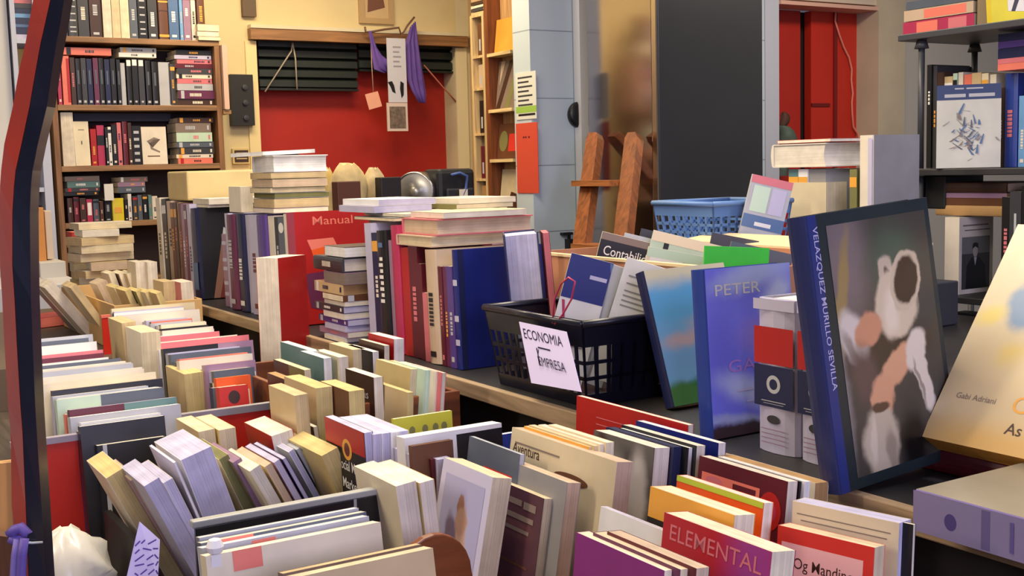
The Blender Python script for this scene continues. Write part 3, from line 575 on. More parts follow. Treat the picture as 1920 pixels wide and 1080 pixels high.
for x0, x1, yt, cov, lab, w, kw in seq: tier_book(x0, x1, yt, cov, lab, w, 480, **kw)
man = [('t','F','Manual',.5,.88,.03,'salmon','h',.11),('p','F',[(.15,.75),(.5,.76),(.55,.68),(.2,.66)],'salmon'),('p','F',[(.2,.66),(.5,.7),(.6,.55),(.45,.45),(.25,.52)],'orange'),('p','F',[(.1,.45),(.45,.47),(.4,.1),(.15,.15)],'plum'),('p','F',[(.35,.5),(.42,.5),(.5,.35),(.42,.36)],'pink')]
tier_book(541, 556, 400, 'red', 'thick red manual with a figure on its cover, behind the low pile', .2, 500, pg='ivory', back='maroon', spine='rose', dec=man)
tier_book(537, 541, 490, 'umber', 'thin dark brown book wedged beside the thick red manual', .12, 560)
# thick upright cream-edged red book at the edge of the tier (fore-edge outwards)
t = .05
R = rot('P', 4); h = .225
bx = atx(521, 484, .93)
tag(MB().box((bx.x-.05,bx.y-.03,LOW+.001),(bx.x+.065,bx.y+.08,1.085), mat('kraft', .7)).build('small_carton', bevel=.002), 'small card box under the tall red book beside the tier edge', 'box')
bkx(521, 484, .93, .10, .064, 'R', 'red', 'tall thick red book with cream page edge beside the tier edge', zs=1.086, yaw=30, anchor=(-.5,1,1), pg='ivory', dec=[], back='red')
seq2 = [
 (688,700,420,'lavender','tall pale lavender book beside the low pile on the tier',.15,dict(dec=[])),
 (701,713,438,'navy','dark navy book beside the tall lavender one',.17,dict()),
 (713,731,434,'black','black book with white lettering down its spine',.17,dict(hard=True, dec=[('r','S',.3,.86,.75,.9,'steelblue')]+[('r','S',.3+.1*(k%2),.40+.05*k,.72,.43+.05*k,'white') for k in range(8)])),
 (731,738,452,'mauve','thin mauve book next to the black lettered one',.17,dict(dec=[])),
 (738,752,424,'rose','tall rose pink book standing on the tier',.22,dict(dec=[], pic=None, hard=True)),
 (752,767,466,'red','short red book just beside the tall rose one',.14,dict(dec=[])),
 (767,784,444,'maroon','maroon book between the red one and the beige ones',.15,dict()),
 (784,792,496,'maroon','thin dark maroon book below the lying beige volumes',.15,dict(dec=[])),
 (792,801,550,'pink','short pale pink booklet below the lying beige volumes',.12,dict(dec=[])),
 (801,822,470,'beige','thick beige book carrying the lying volumes on the tier',.2,dict(hard=True)),
 (822,829,501,'maroon','slim maroon booklet beside the royal blue book',.13,dict()),
 (829,837,501,'plum','slim plum booklet beside the royal blue book',.13,dict()),
 (837,848,501,'purple','slim purple booklet touching the royal blue book',.13,dict()),
]
for x0, x1, yt, cov, lab, w, kw in seq2: tier_book(x0, x1, yt, cov, lab, w, 560, **kw)
tier_book(848, 858, 470, 'royal', 'large plain royal blue book facing the crates', .205, 580, hard=True, dec=[('r','S',.1,v,.9,v+.05,'lavender') for v in (.2,.4,.7)]+[('r','F',.82,.0,.98,.09,'maroon'),('r','F',.0,0,.06,1,'navy')])
for k, (x, yt, c) in enumerate(((940,424,'silver'),(946,445,'mauve'))):
    bk(x, yt, .1, .2, .008, 'P', c, f'thin {cname(c)} booklet squeezed behind the royal blue book', zs=TZ, anchor=(.5,1,1), dec=[], lean=-3)
bkx(944, 441, 1.09, .10, .062, 'P', 'navy', 'thick white-paged hardback standing in the far end of the black basket', zs=TZ+.006, yaw=-30, lean=4, pg='lavender', hard=True, dec=[], back='maroon')
bkx(1017, 437, 1.14, .09, .012, 'P', 'maroon', 'thin pink and maroon book beside the thick white-paged hardback', zs=TZ+.006, yaw=-30, lean=4, pg='pink', dec=[])
# ---------- piles lying on top of the standing books ----------
def pile(px, py, ys, w, L2, place, group, X, zbase=None, side='L', jit=.006, yaw=0, sh=0):
    """pile whose nearest corner (low X, low Y) stands at the pixel; ys: (thickness px, colour, pages, what faces left)"""
    p = atx(px, py, X); z = p.z if zbase is None else zbase; sc = (p-CAM).length/2200; n = len(ys)
    for k, it in enumerate(ys):
        tpx, cov, pg, ori = it[:4]; t = tpx*sc; dx, dy = R4.uniform(-jit, jit), R4.uniform(-jit, jit); ww, ll = (w, L2) if len(it) < 5 else it[4]
        o = 'lowest' if k == 0 else 'topmost' if k == n-1 else f'{ORD[k]} from the bottom'
        # ori: which side shows to -Y (towards camera): 'fore','spine','head'
        ang, fl = {'fore': (0, False), 'spine': (180, False), 'head': (90, False), 'tail': (270, False)}[ori]
        ex, ey = (ll, ww) if ori in ('fore', 'spine') else (ww, ll)
        lay((X+ex/2+dx, p.y+ey/2+dy, z+.0005), ww, ll, t*.96, ang, cov, f'{cname(cov)} {it[5] if len(it) > 5 else "book"} lying {o} in {place}', pg=pg, dec=spine_dec(cov, R4) if t > .012 else [], group=group, hard=t > .03); z += t
    return z
# small pile in front of the red manual, on the tier
p1 = 'the low pile before the red manual'
z = pile(648, 604, [(9,'silver','ivory','fore',(.11,.17),'magazine'),(11,'mauve','ivory','head',(.11,.16),'magazine'),(11,'lavender','lavender','fore'),(12,'purple','lavender','head'),(12,'lavender','ivory','fore'),(13,'charcoal','lavender','head'),(9,'white','ivory','fore'),(12,'brown','cream','spine'),(20,'tan','kraft','head'),(22,'mauve','taupe','fore'),(28,'charcoal','ivory','head'),(20,'black','white','fore')], .115, .165, p1, 'low pile before the red manual', 1.03, TZ)
ZT = lambda px, py: atx(px, py, XF).z
# big pile over the lavender spines
p2 = 'the high pile over the lavender books'
zt = ZT(500, 403)+.004
z = pile(514, 404, [(9,'mauve','ivory','fore'),(18,'taupe','tan','fore'),(10,'silver','olive','fore'),(10,'slate','sand','fore'),(16,'olive','beige','fore'),(12,'charcoal','tan','fore'),(32,'white','white','fore')],   .155, .15, p2, 'high pile over the lavender books', 1.06, zt)
pt = aty(548, 325, 2.85)
lay((1.12, 3.02, z+.002), .13, .18, .010, 20, 'white', 'thin white booklet lying crooked on the high pile', pg='white', tilt=(0,-2))
# cream parcel on the maroon spines
zc = ZT(330, 378)+.003; a = Y_at(352, 1.07, 370)
o = MB().box((1.07, a-.0, zc),(1.30, a+.22, zc+.092), mat((212,188,132), .7, 0, .2, 12)).build('cardboard_parcel', bevel=.006); tag(o, 'cream cardboard parcel lying on the maroon books of the tier', 'parcel')
zb = ZT(368, 392)+.003
for k, (t, c, w, L2) in enumerate(((.010,'black',.15,.2),(.018,'white',.16,.22))):
    lay((1.08+L2/2, a-.02-w/2, zb), w, L2, t*.96, 0, c, f'{cname(c)} book lying flat {"under the white one" if k == 0 else "over a black one"} beside the cream parcel', pg='ivory'); zb += t
bkx(450, 350, 1.07, .10, .035, 'P', 'ivory', 'small cream paperback standing between parcel and high pile', zs=ZT(450,402)+.004, anchor=(.5,1,1), pg='ivory', dec=[])
# white booklets and beige volumes lying over the middle of the row
zl = ZT(695, 418)+.004; yl = Y_at(700, 1.06, 418)
lay((1.21, yl+.02, zl), .2, .28, .007, 0, 'charcoal', 'thin dark-edged booklet lying over the tall lavender book', pg='sand'); zl += .008
lay((1.25, yl+.03, zl), .2, .3, .006, 0, 'sand', 'thin cream booklet lying beneath the white block of books', pg='ivory'); zl += .007
z2 = zl
for k, (t, c, pg, dx) in enumerate(((.015,'lavender','lavender',0),(.014,'white','lavender',.01))):
    lay((1.15+dx, yl+.13, z2), .14, .19, t*.97, 90, c, f'{cname(c)} book lying {"lowest" if k == 0 else "second"} in the white block over the tier row', pg=pg, group='white block over the tier row'); z2 += t
z3 = zl
for k, (t, c, pg) in enumerate(((.011,'olive','sand'),(.013,'ivory','cream'))):
    lay((1.36+k*.008, yl+.14, z3), .15, .2, t*.97, 90, c, f'{cname(c)} book lying {"below" if k == 0 else "on top"} beside the white block over the tier row', pg=pg, group='cream pair beside the white block'); z3 += t
zl = ZT(815, 469)+.004; yl = Y_at(800, 1.055, 480)
for k, (t, c, pg, w, L2) in enumerate(((.022,'beige','sand',.15,.215),(.033,'pink','beige',.15,.22),(.012,'sand','ivory',.14,.19))):
    lay((1.055+L2/2+.012*k, yl-.02+w/2-.005*k, zl), w, L2, t*.97, 0, c, f'{cname(c)} volume lying {("lowest","second","topmost")[k]} of three over the thick beige book', pg=pg, group='three lying beige volumes', hard=k < 2); zl += t
# ---------- black plastic basket ----------
def basket(name, label, x0, x1, y0, y1, z0, h, m, taper=.012, cell=.021, solid_front=None, cat='basket'):
    e = thing(name, label, cat, loc=((x0+x1)/2, (y0+y1)/2, z0)); I = Matrix.Translation(-Vector(e.location))
    def wall(p0, p1, nm):                          # lattice wall between two floor corners, leaning outwards
        p0, p1 = Vector(p0), Vector(p1); u = (p1-p0).normalized(); ln = (p1-p0).length; n = u.cross(Vector((0,0,1))); mb = MB(); th = .003
        def bar(a0, a1, z0_, z1_):
            c = []
            for (a, z) in ((a0,z0_),(a1,z0_),(a1,z1_),(a0,z1_)):
                k = taper*z/h; s = (a-ln/2)/(ln/2); c.append(p0+u*(a+s*k)+n*k+Vector((0,0,z)))
            i = [q-n*th for q in c]; F4 = c+i; F4 = [I @ q for q in F4]; b0 = len(mb.v); mb.v += [tuple(q) for q in F4]; k0 = mb.mi(m)
            for q in ((0,1,2,3),(7,6,5,4),(0,4,5,1),(1,5,6,2),(2,6,7,3),(3,7,4,0)): mb.f.append(tuple(b0+j for j in q)); mb.m.append(k0)
        nb = max(3, int(ln/cell)); z_lo, z_hi = .02, h*.72
        for k in range(nb+1): bar(max(0,k*ln/nb-.003), min(ln,k*ln/nb+.003), z_lo, z_hi)
        rws = max(3, int((z_hi-z_lo)/.024))
        for k in range(1, rws): z = z_lo+(z_hi-z_lo)*k/rws; bar(0, ln, z-.003, z+.003)
        bar(0, ln, 0, z_lo); bar(0, ln, z_hi, h)
        if solid_front and nm == solid_front: bar(ln*.28, ln*.8, z_lo, z_hi)
        mb.build('lattice_wall', e)
        rim = MB(); k = taper
        a, b2 = p0+n*k-u*k+Vector((0,0,h)), p1+n*k+u*k+Vector((0,0,h)); rim.tube([I @ a, I @ b2], .006, m, 8); rim.build('rim', e, True)
    c = [(x0,y0,z0),(x1,y0,z0),(x1,y1,z0),(x0,y1,z0)]
    for k, nm in enumerate(('front','far_end','back','near_end')): wall(c[k], c[(k+1)%4], nm)
    MB().box((x0,y0,z0),(x1,y1,z0+.004), m, I).build('bottom', e)
    return e
bm = mat((20,20,34), .3)
bx_x0 = 1.045; by1 = Y_at(954, bx_x0, 690); by0 = Y_at(1106, bx_x0, 720)
basket('black_basket', 'black plastic lattice basket holding pamphlets on the raised tier', bx_x0, bx_x0+.175, by0+.01, by1+.03, TZ, .135, bm, .018, .020, 'front')
# ---------- paper sign hung on the basket ----------
sgn = thing('paper_sign', 'lavender handwritten paper sign hung on the black basket', 'sign', loc=(1.02, by0+.1, TZ+.1)); I = Matrix.Translation(-Vector(sgn.location))
XS = 1.012
c4 = [atx(x,y,XS+k) for x,y,k in ((973,603,.004),(1062,622,.0),(1090,735,-.018),(996,718,-.014))]
mb = MB(); q = [I @ p for p in c4]; nrm = (q[1]-q[0]).cross(q[3]-q[0]).normalized(); nrm = nrm if nrm.x < 0 else -nrm
pm = mat((214,204,240), .7)
back = [p-nrm*.0008 for p in q]
if (q[1]-q[0]).cross(q[2]-q[0]).dot(nrm) < 0: mb.face(q[::-1], pm); mb.face(back, pm)
else: mb.face(q, pm); mb.face(back[::-1], pm)
for k in range(4): j = (k+1)%4; mb.face([q[k],q[j],back[j],back[k]], pm)
mb.build('sheet', sgn)
ux = (q[1]-q[0]).normalized(); uy = (q[0]-q[3]).normalized(); W, Hh = (q[1]-q[0]).length, (q[0]-q[3]).length; o0 = q[3]+nrm*.0006
mb = MB(); ink = mat((30,24,60), .6)
put_text(mb, 'ECONOMIA', o0+ux*W*.46+uy*Hh*.74, ux, uy, .026, ink, True, W*.82); put_text(mb, 'y', o0+ux*W*.3+uy*Hh*.52, ux, uy, .02, ink)
put_text(mb, 'EMPRESA', o0+nrm*.002+ux*W*.56+uy*Hh*.34, ux, uy, .024, ink, True, W*.56)
for a, b2, v in ((.32,.58,.62),(.6,.88,.14),(.28,.3,.36)): mb.face([o0+ux*W*a+uy*Hh*v, o0+ux*W*b2+uy*Hh*v, o0+ux*W*b2+uy*Hh*(v+.025 if v != .36 else .62), o0+ux*W*a+uy*Hh*(v+.025 if v != .36 else .62)], ink)
mb.build('handwriting', sgn)
# cord of the sign
ph = atx(1060, 545, XS+.02)
MB().tube([I @ atx(x,y,XS+.012) for x,y in ((1036,606),(1040,560),(1052,532),(1066,520),(1078,528),(1072,560),(1055,590),(1040,608))], .0016, mat('rose', .5), 5).build('string', sgn, True)
# ================= books shown on the near part of the tier =================
tp = -16
bl = [('r','F',0,.66,1,1,'royal'),('r','F',.55,.84,.95,.87,'lavender'),('p','F',[(.05,.64),(.12,.64),(.3,.4),(.26,.4)],'rose'),('r','F',.5,.46,.9,.47,'taupe'),('r','F',.5,.42,.85,.43,'taupe'),('r','F',.45,.36,.9,.37,'taupe'),('r','F',.5,.3,.8,.31,'taupe')]
GP = 'pamphlets in the black basket'
bkx(1072, 474, 1.10, .072, .005, 'L', 'white', 'white pamphlet with a royal blue top in the black basket', yaw=-31, tip=tp, zs=TZ+.006, dec=bl, pg='white')
bkx(1138, 492, 1.15, .06, .010, 'L', 'silver', 'grey folded pamphlet beside the white and blue one in the basket', yaw=-36, tip=-20, zs=TZ+.006, pg='silver', dec=[('r','F',.0,.0,.2,1,'steelblue'),('r','F',.5,.0,.56,1,'grey')], group=GP)
bkx(1176, 482, 1.16, .075, .006, 'L', 'white', 'white leaflet with grey text near the open edge of the basket', yaw=-40, tip=-18, zs=TZ+.006, pg='white', dec=[('r','F',.15,v,.85,v+.012,'grey') for v in (.62,.66,.7,.74,.8,.86)])
# cardboard box with upright brochures behind the basket
cx0, cx1, cy0, cy1, cz = 1.30, 1.70, 1.42, 2.06, 1.372
cb = thing('cardboard_box', 'open cardboard box of brochures behind the black basket', 'box', loc=((cx0+cx1)/2, (cy0+cy1)/2, TZ)); I = Matrix.Translation(-Vector(cb.location)); km = mat((190,132,96), .75, 0, .2, 8); kr = mat((222,196,150), .75)
w4 = MB()
for lo, hi in (((cx0,cy0,TZ+.001),(cx0+.006,cy1,cz)),((cx1-.006,cy0,TZ+.001),(cx1,cy1,cz)),((cx0+.006,cy0,TZ+.001),(cx1-.006,cy0+.006,cz)),((cx0+.006,cy1-.006,TZ+.001),(cx1-.006,cy1,cz)),((cx0,cy0,TZ+.0005),(cx1,cy1,TZ+.005))): w4.box(lo, hi, km, I)
w4.build('walls', cb)
fl = MB(); fl.prism([(0,0),(.11,.012),(.11,.016),(0,.004)], cy0+.02, cy1-.02, kr, I @ Matrix.Translation((cx1-.004,0,cz)) @ Matrix(((1,0,0,0),(0,0,1,0),(0,1,0,0),(0,0,0,1)))); o = fl.build('flap', cb); o['label'] = 'pale cream open flap'
fl = MB(); fl.box((cx0-.002,cy0,cz-.002),(cx0+.012,cy1,cz+.003), kr, I); fl.build('rim', cb)
GB = 'brochures in the cardboard box'; zb = TZ+.006
ct = [('r','F',0,.93,1,1,'taupe'),('r','F',0,.72,1,.93,'black'),('t','F','Contabilidad',.5,.785,.028,'white','h',.11),('r','F',.05,.4,.9,.42,'charcoal'),('r','F',.1,.5,.7,.53,'black')]
bkx(1130, 434, 1.42, .13, .012, 'L', 'ivory', 'accounting brochure with a black title band in the cardboard box', yaw=-33, tip=-15, zs=zb, dec=ct, pg='ivory')
def broch(px, py, X, w, cov, label, dec=(), yaw=-33, tip=-15, t=.006, pg='ivory'):
    return bkx(px, py, X, w, t, 'L', cov, label, yaw=yaw, tip=tip, zs=zb, dec=list(dec), pg=pg)
broch(1172, 436, 1.47, .14, 'silver', 'silver grey brochure just behind the accounting one in the box', [('r','F',0,.8,1,.84,'slate')])
broch(1203, 428, 1.54, .14, 'charcoal', 'dark green-black brochure edge behind the pale green ones', [('r','F',0,0,1,.8,'teal')])
broch(1226, 431, 1.50, .15, 'mint', 'pale green brochure with a dark square in the cardboard box', [('r','F',.18,.8,.25,.9,'black'),('r','F',0,.9,1,1,'cream'),('r','F',.0,.64,1,.68,'lime'),('r','F',.5,.0,1,.5,'cream')])
broch(1216, 462, 1.41, .14, 'cream', 'cream brochure with an orange patch in the cardboard box', [('r','F',.55,.72,.85,.86,'amber'),('r','F',0,.9,1,1,'mint'),('r','F',.05,.5,.5,.9,'white')], tip=-12)
broch(1336, 436, 1.64, .1, 'charcoal', 'dark brochure poking up beside the bright green folder', yaw=-30, tip=-12)
broch(1322, 461, 1.40, .12, 'grass', 'bright green folder in the cardboard box', [('p','F',[(.35,.62),(.5,.8),(.65,.62)],'mint')], yaw=-25, tip=-4)
broch(1372, 452, 1.48, .12, 'slate', 'grey brochure beside the bright green folder', yaw=-28, tip=-14)
# landscape cover
ls = blobmat('hills', (116,168,210), [(.08,.225,.3,.058,0,(206,200,176),.4),(.05,.215,.2,.02,0,(214,206,170),.6),(.1,.16,.3,.05,0,(96,168,214),.7),(.13,.115,.09,.028,-8,(196,160,156),.8),(.05,.1,.07,.02,5,(186,164,170),.8),(.1,.07,.2,.03,0,(116,160,206),.8),(.1,-.005,.16,.055,6,(34,110,40),.25),(.02,.0,.06,.045,0,(70,120,60),.4),(.14,.03,.07,.016,12,(60,140,50),.5)])
bkx(1207, 508, 1.13, .165, .022, 'L', 'navy', 'book with green hills under a blue sky on its cover', tip=1, lean=-18, zs=TZ, pic=ls, spine='navy', back='navy', pg='white', hard=True, anchor=(.5,0,1), dec=[('r','F',.5,.62,.8,.63,'slate'),('r','F',.6,.55,.8,.56,'slate'),('r','F',.55,.36,.85,.37,'slate')])
sk = blobmat('violet sky', (122,126,240), [(.09,.22,.12,.03,10,(186,200,246),.8),(.13,.19,.05,.03,30,(210,220,248),.8),(.02,.12,.05,.08,0,(110,112,222),.8),(.1,.135,.07,.04,0,(150,130,218),.9),(.07,.06,.09,.03,-20,(190,202,244),.8),(.12,.055,.06,.015,0,(222,228,246),.8),(.05,.02,.13,.014,-6,(170,180,226),.8),(.09,-.01,.2,.03,-4,(66,46,50),.3)])
bkx(1321, 506, 1.05, .158, .028, 'L', 'navy', 'thick novel with a violet sky cover beside the two encyclopaedia volumes', lean=-4, zs=TZ, pic=sk, spine='blue', back='navy', pg='white', hard=True, dec=[('t','F','PETER',.36,.84,.022,'white','h',.085),('t','F','GAL',.42,.38,.024,(176,130,214),'h',.07),('r','F',.3,.26,.8,.275,(200,196,230)),('r','F',.4,.19,.85,.2,(200,196,230))])
def vol(x0, x1, yt, label):
    vd = [('r','S',.0,.93,1,1,'lavender'),('r','S',.02,.58,.98,.82,'red'),('r','S',.02,.3,.98,.57,'navy'),('e','S',.5,.45,.17,.06,'silver'),('e','S',.5,.45,.1,.035,'navy'),('e','S',.5,.22,.16,.028,'charcoal'),('r','S',.2,.335,.8,.34,'silver'),('r','S',.25,.32,.75,.323,'silver')]+[('r','S',.2,v,.8,v+.006,'mauve') for v in (.06,.09,.12,.15)]
    tier_book(x0, x1, yt, 'lavender', label, .14, ym=700, x_front=1.075, lean=0, dec=[(a[:2] + tuple(a[2:])) for a in vd], hard=True, pg='white', group='pair of encyclopaedia volumes', round_=.012)
vol(1420, 1499, 562, 'white encyclopaedia volume with red and navy bands beside the violet sky novel')
vol(1501, 1572, 570, 'white encyclopaedia volume with red and navy bands half behind the big art book')
# big art book: generic still life in browns, creams and flesh tones
ab = blobmat('still life', (70,66,58), [
 (.05,.26,.06,.12,0,(120,108,104),.8),(.13,.25,.06,.06,0,(76,92,74),.8),(.10,.15,.12,.04,0,(60,48,40),.7),(.035,.20,.012,.12,-14,(150,128,80),.5),
 (.118,.232,.016,.028,10,(190,176,150),.25),(.120,.230,.008,.017,10,(66,56,48),.3),(.128,.20,.04,.048,-20,(204,188,158),.2),(.118,.19,.02,.04,-10,(222,208,182),.7),(.148,.222,.027,.04,-22,(198,182,152),.12),(.149,.223,.021,.033,-22,(58,42,34),.2),
 (.05,.17,.026,.04,20,(206,196,180),.4),(.045,.155,.01,.04,25,(150,140,128),.7),(.075,.175,.028,.022,30,(196,140,106),.3),(.06,.125,.03,.05,10,(92,72,66),.7),
 (.115,.125,.045,.02,32,(206,156,118),.3),(.085,.095,.022,.03,-10,(206,154,116),.3),(.15,.14,.02,.03,-30,(212,202,182),.3),(.158,.105,.014,.05,14,(212,202,182),.3),(.152,.1,.004,.04,14,(150,140,124),.6),
 (.075,.045,.035,.05,-6,(186,174,148),.3),(.09,.03,.012,.035,0,(150,138,116),.6),(.062,.05,.008,.04,-8,(206,194,168),.6),(.08,.085,.02,.008,0,(90,66,50),.4),(.13,.03,.035,.06,0,(14,14,14),.7),(.02,.1,.02,.12,0,(128,122,118),.7)])
R = rot('L', 0, -6, 4); aw, ah, at_ = .203, .315, .03
mpos = solve(1578, 928, R, aw, ah, at_, TZ, (.5, 0, 0))
sp_ = 'VELAZQUEZ MURILLO SEVILLA'
book(Matrix.Translation(mpos) @ R.to_4x4(), aw, ah, at_, (32,44,48), 'large art book with a painted jug and cloth on its dark green cover', spine=(30,40,90), back=(32,44,48), pg='white', hard=True, cat='book', name='art_book',
 dec=[('r','F',0,0,.07,1,(34,48,110)),('t','F',sp_,.036,.665,.011,'lavender','down',.185),('r','F',.14,.04,.96,.955,ab)])
# pale book leaning back at the frame's edge
ga = blobmat('pale watercolour', (204,184,142), [(.06,.185,.032,.042,20,(96,128,160),.5),(.07,.12,.03,.025,0,(214,184,70),.8),(.02,.17,.03,.02,30,(214,190,90),.8),(.06,.26,.04,.05,0,(226,214,190),.8),(.14,.17,.03,.05,0,(220,200,90),.8),(.15,.28,.06,.03,0,(170,150,120),.8),(.12,.1,.12,.06,0,(212,192,150),.9),(.1,.0,.2,.05,0,(206,168,100),.8)])
bk(1727, 818, .24, .30, .032, 'P', 'sand', 'large cream book leaning back with a blue watercolour patch on its cover', lean=-36, zs=TZ+.03, anchor=(.5,0,0), pic=ga, spine='amber', pg='amber', dec=[('t','F','Gabi Adriani',.2,.19,.0105,'taupe','h'),('t','F','Cu',.47,.17,.03,'amber','h'),('t','F','As',.46,.08,.02,'umber','h')])
pp = solve(1727, 818, rot('P',0,-36), .24, .30, .032, TZ+.03, (.5,0,0))
lay((pp.x+.12, pp.y+.0, TZ+.0006), .2, .26, .028, 90, 'maroon', 'dark reddish book lying under the leaning cream book', hard=True, pg='taupe')
# big grey volume lying at the edge of the tier
q = atz(1718, 916, TZ+.043)
lay((q.x+.14, q.y-.16, TZ+.0006), .28, .32, .042, 90, (150,140,116), 'big grey volume with a purple patterned spine lying on the tier edge', hard=True, spine=(120,104,160), pg='taupe', round_=.004,
 dec=[('r','S',.0,0,1,1,(128,118,150)),('r','S',.04,.24,.96,.27,(96,86,126)),('r','S',.04,.72,.96,.75,(96,86,126)),('e','S',.45,.86,.2,.022,(70,58,112)),('e','S',.45,.5,.22,.025,(70,58,112))]+[('r','S',.15,v,.85,v+.012,(90,80,136)) for v in (.3,.36,.42,.58,.64)])
# ================= crates of books on the lower table =================
R6 = random.Random(21)
def sc_x(px, Yc): u = (px-960)/F; return F/Yc*(.852-.524*u)
def lrow(items, place, group, zs=LOW+.006, h=.24, lean=-8, fill=None):
    """large books in a file: (x left, y, x right, cover, pages[, t[, decor[, label]]]) measured along each near top edge; fill: books of about that thickness close the gaps"""
    row = []; h0, h1 = h if isinstance(h, tuple) else (h, h)
    for it in items:
        x0, y, x1 = it[:3]; ya_, yb_ = items[0][1], items[-1][1]; h = h0+(h1-h0)*((y-ya_)/(yb_-ya_) if yb_ != ya_ else 0); p = atz(x0, y, zs+h*math.cos(math.radians(lean))); Yc = (p-CAM).dot(RC @ Vector((0,0,-1))); row.append((p.x, p.y, (x1-x0)/sc_x((x0+x1)/2, Yc), it, h))
    n = 0
    for k, (X, Y, w, it, h) in enumerate(row):
        cov, pg = it[3:5]; t = it[5] if len(it) > 5 and it[5] else None; dec = it[6] if len(it) > 6 and it[6] else []; lab = it[7] if len(it) > 7 else None
        m = 1
        if fill:
            gap = (row[k-1][1]-Y if k else .02); m = max(1, round(gap/fill)); t = gap/m*.92
        for j in range(m):                          # far to near; the nearest one carries the measured cover
            last = j == m-1; f = (m-1-j)
            cv = cov if last else R6.choice(FILLC); pp = pg if last else R6.choice(('white','ivory','silver','cream','ivory'))
            hh = h if last else h-R6.uniform(.0,.016); ww = w if last else w*R6.uniform(.9,1.0)
            R = rot('L', R6.uniform(-.15,.15), lean); tt = t or R6.uniform(.018,.03)
            M = Matrix.Translation((X+(0 if last else R6.uniform(0,.012)), Y + tt/2*1.0 + f*(gap/m if fill else 0) + (hh*math.sin(math.radians(-lean)))*-1, zs + tt/2*math.sin(math.radians(-lean)))) @ R.to_4x4()
            lb = lab or f'{cname(cv)} large-format book, {ORD[n]} from the far end of {place}'
            book(M, ww, hh, tt, cv, lb, dec=dec if last else [], pg=pp, group=group, name='large_book', spine=cv if last else R6.choice(('lavender','silver','navy',cv,cv))); n += 1
FILLC = ['white','silver','ivory','slate','ivory','lavender','white','white','black','cream','white','salmon','cream','silver']
def prow(items, zs, group=None, h=.19, w=.125):
    """paperbacks with the fore-edge towards the aisle: (x, y, t, lean, cover, pages, label[, overrides])"""
    for it in items:
        x, y, t, ln, cov, pg, lab = it[:7]; k = dict(it[7]) if len(it) > 7 else {}
        k.setdefault('dec', []); hh = k.pop('h', h); ww = k.pop('w', w)
        bk(x, y, ww, hh, t, 'P', cov, lab, lean=ln, zs=k.pop('zs', zs), pg=pg, group=k.pop('group', group), **k)
def crate(name, label, x0, x1, y0, y1, z0, z1, m, rim=None, th=.008, cat='crate', zl=None):
    zl = zl or z1
    e = thing(name, label, cat, loc=((x0+x1)/2, (y0+y1)/2, z0)); I = Matrix.Translation(-Vector(e.location))
    for nm, lo, hi in (('near_board',(x0,y0,z0),(x1,y0+th,zl)),('far_board',(x0,y1-th,z0),(x1,y1,z1)),('end_board',(x0,y0+th,z0),(x0+th,y1-th,zl)),('end_board',(x1-th,y0+th,z0),(x1,y1-th,zl))): MB().box(lo, hi, m, I).build(nm, e, bevel=.0015)
    MB().box((x0+th,y0+th,z0),(x1-th,y1-th,z0+.004), m, I).build('bottom', e)
    if rim:
        mb = MB(); r = .006
        for lo, hi in (((x0,y1-th-.001,z1),(x1,y1+.001,z1+.007)),) if zl != z1 else (((x0-r,y0-r,z1),(x1+r,y0+th,z1+.007)),((x0-r,y1-th,z1),(x1+r,y1+r,z1+.007)),((x0-r,y0+th,z1),(x0+th,y1-th,z1+.007)),((x1-th,y0+th,z1),(x1+r,y1-th,z1+.007))): mb.box(lo, hi, rim, I)
        mb.build('rim', e)
    return e
def W(px, py, z): return atz(px, py, z)
# low platforms under the farther crates
tag(MB().box((.2,3.2,LOW+.0005),(.985,4.6,1.069), mat((96,80,66), .6)).build('wooden_platform'), 'low wooden platform under the far paperbacks and tan piles', 'platform')
tag(MB().box((.742,1.785,LOW+.0005),(.985,2.33,1.019), mat((120,92,64), .6)).build('flat_crate'), 'flat wooden box under the brown crate of tan paperbacks', 'box')
# ---------- near file before the black divider with large books ----------
a, b2 = W(372, 978, 1.135), W(706, 929, 1.135)
bkm = mat((16,16,20), .35); rm = mat((150,152,146), .4)
yq = (a.y+b2.y)/2; dv = thing('black_divider', 'black divider with a grey rim standing before the leaning paperbacks', 'divider', loc=(a.x, yq, LOW)); I = Matrix.Translation(-Vector(dv.location))
MB().box((a.x-.01,yq-.008,LOW+.001),(b2.x+.01,yq,1.134), bkm, I).build('sheet', dv, bevel=.0015); MB().box((a.x-.014,yq-.011,1.1345),(b2.x+.014,yq+.003,1.143), rm, I).build('rim', dv, bevel=.0015); MB().box((b2.x-.03,yq-.0095,LOW+.001),(b2.x-.026,yq-.0082,1.134), rm, I).build('label_strip', dv)
N0 = 'large books in the near file'
lt = [('r','F',.28,.86,.42,.99,'salmon'),('r','F',.0,.9,.2,.95,'slate')]
lrow([(374,1013,684,'silver','white',.014,[('r','F',.1,.93,.9,.96,'slate')]),(377,1024,700,'slate','ivory',.016,[('r','F',.1,.9,.3,1,'salmon')]),(379,1034,705,'silver','white',.018,lt),(386,1050,728,'cream','ivory',.02,[('r','F',.14,.9,.3,1,'salmon')])], 'the near file', N0, zs=LOW+.006, h=.205, lean=-10)
bk(530, 1076, .15, .2, .014, 'L', (96,76,62), 'dark photo-covered book with white letters at the near end before the black divider', lean=-10, zs=LOW+.006, pg='tan', dec=[('r','F',.5,.86,.54,.98,'ivory'),('r','F',.62,.86,.65,.98,'ivory'),('t','F','RA',.85,.86,.03,'ivory','h',.03),('e','F',.3,.86,.1,.06,'taupe')])
bk(512, 1092, .17, .2, .02, 'L', 'tan', 'tan book at the very front before the black divider', lean=-10, zs=LOW+.006, pg='sand')
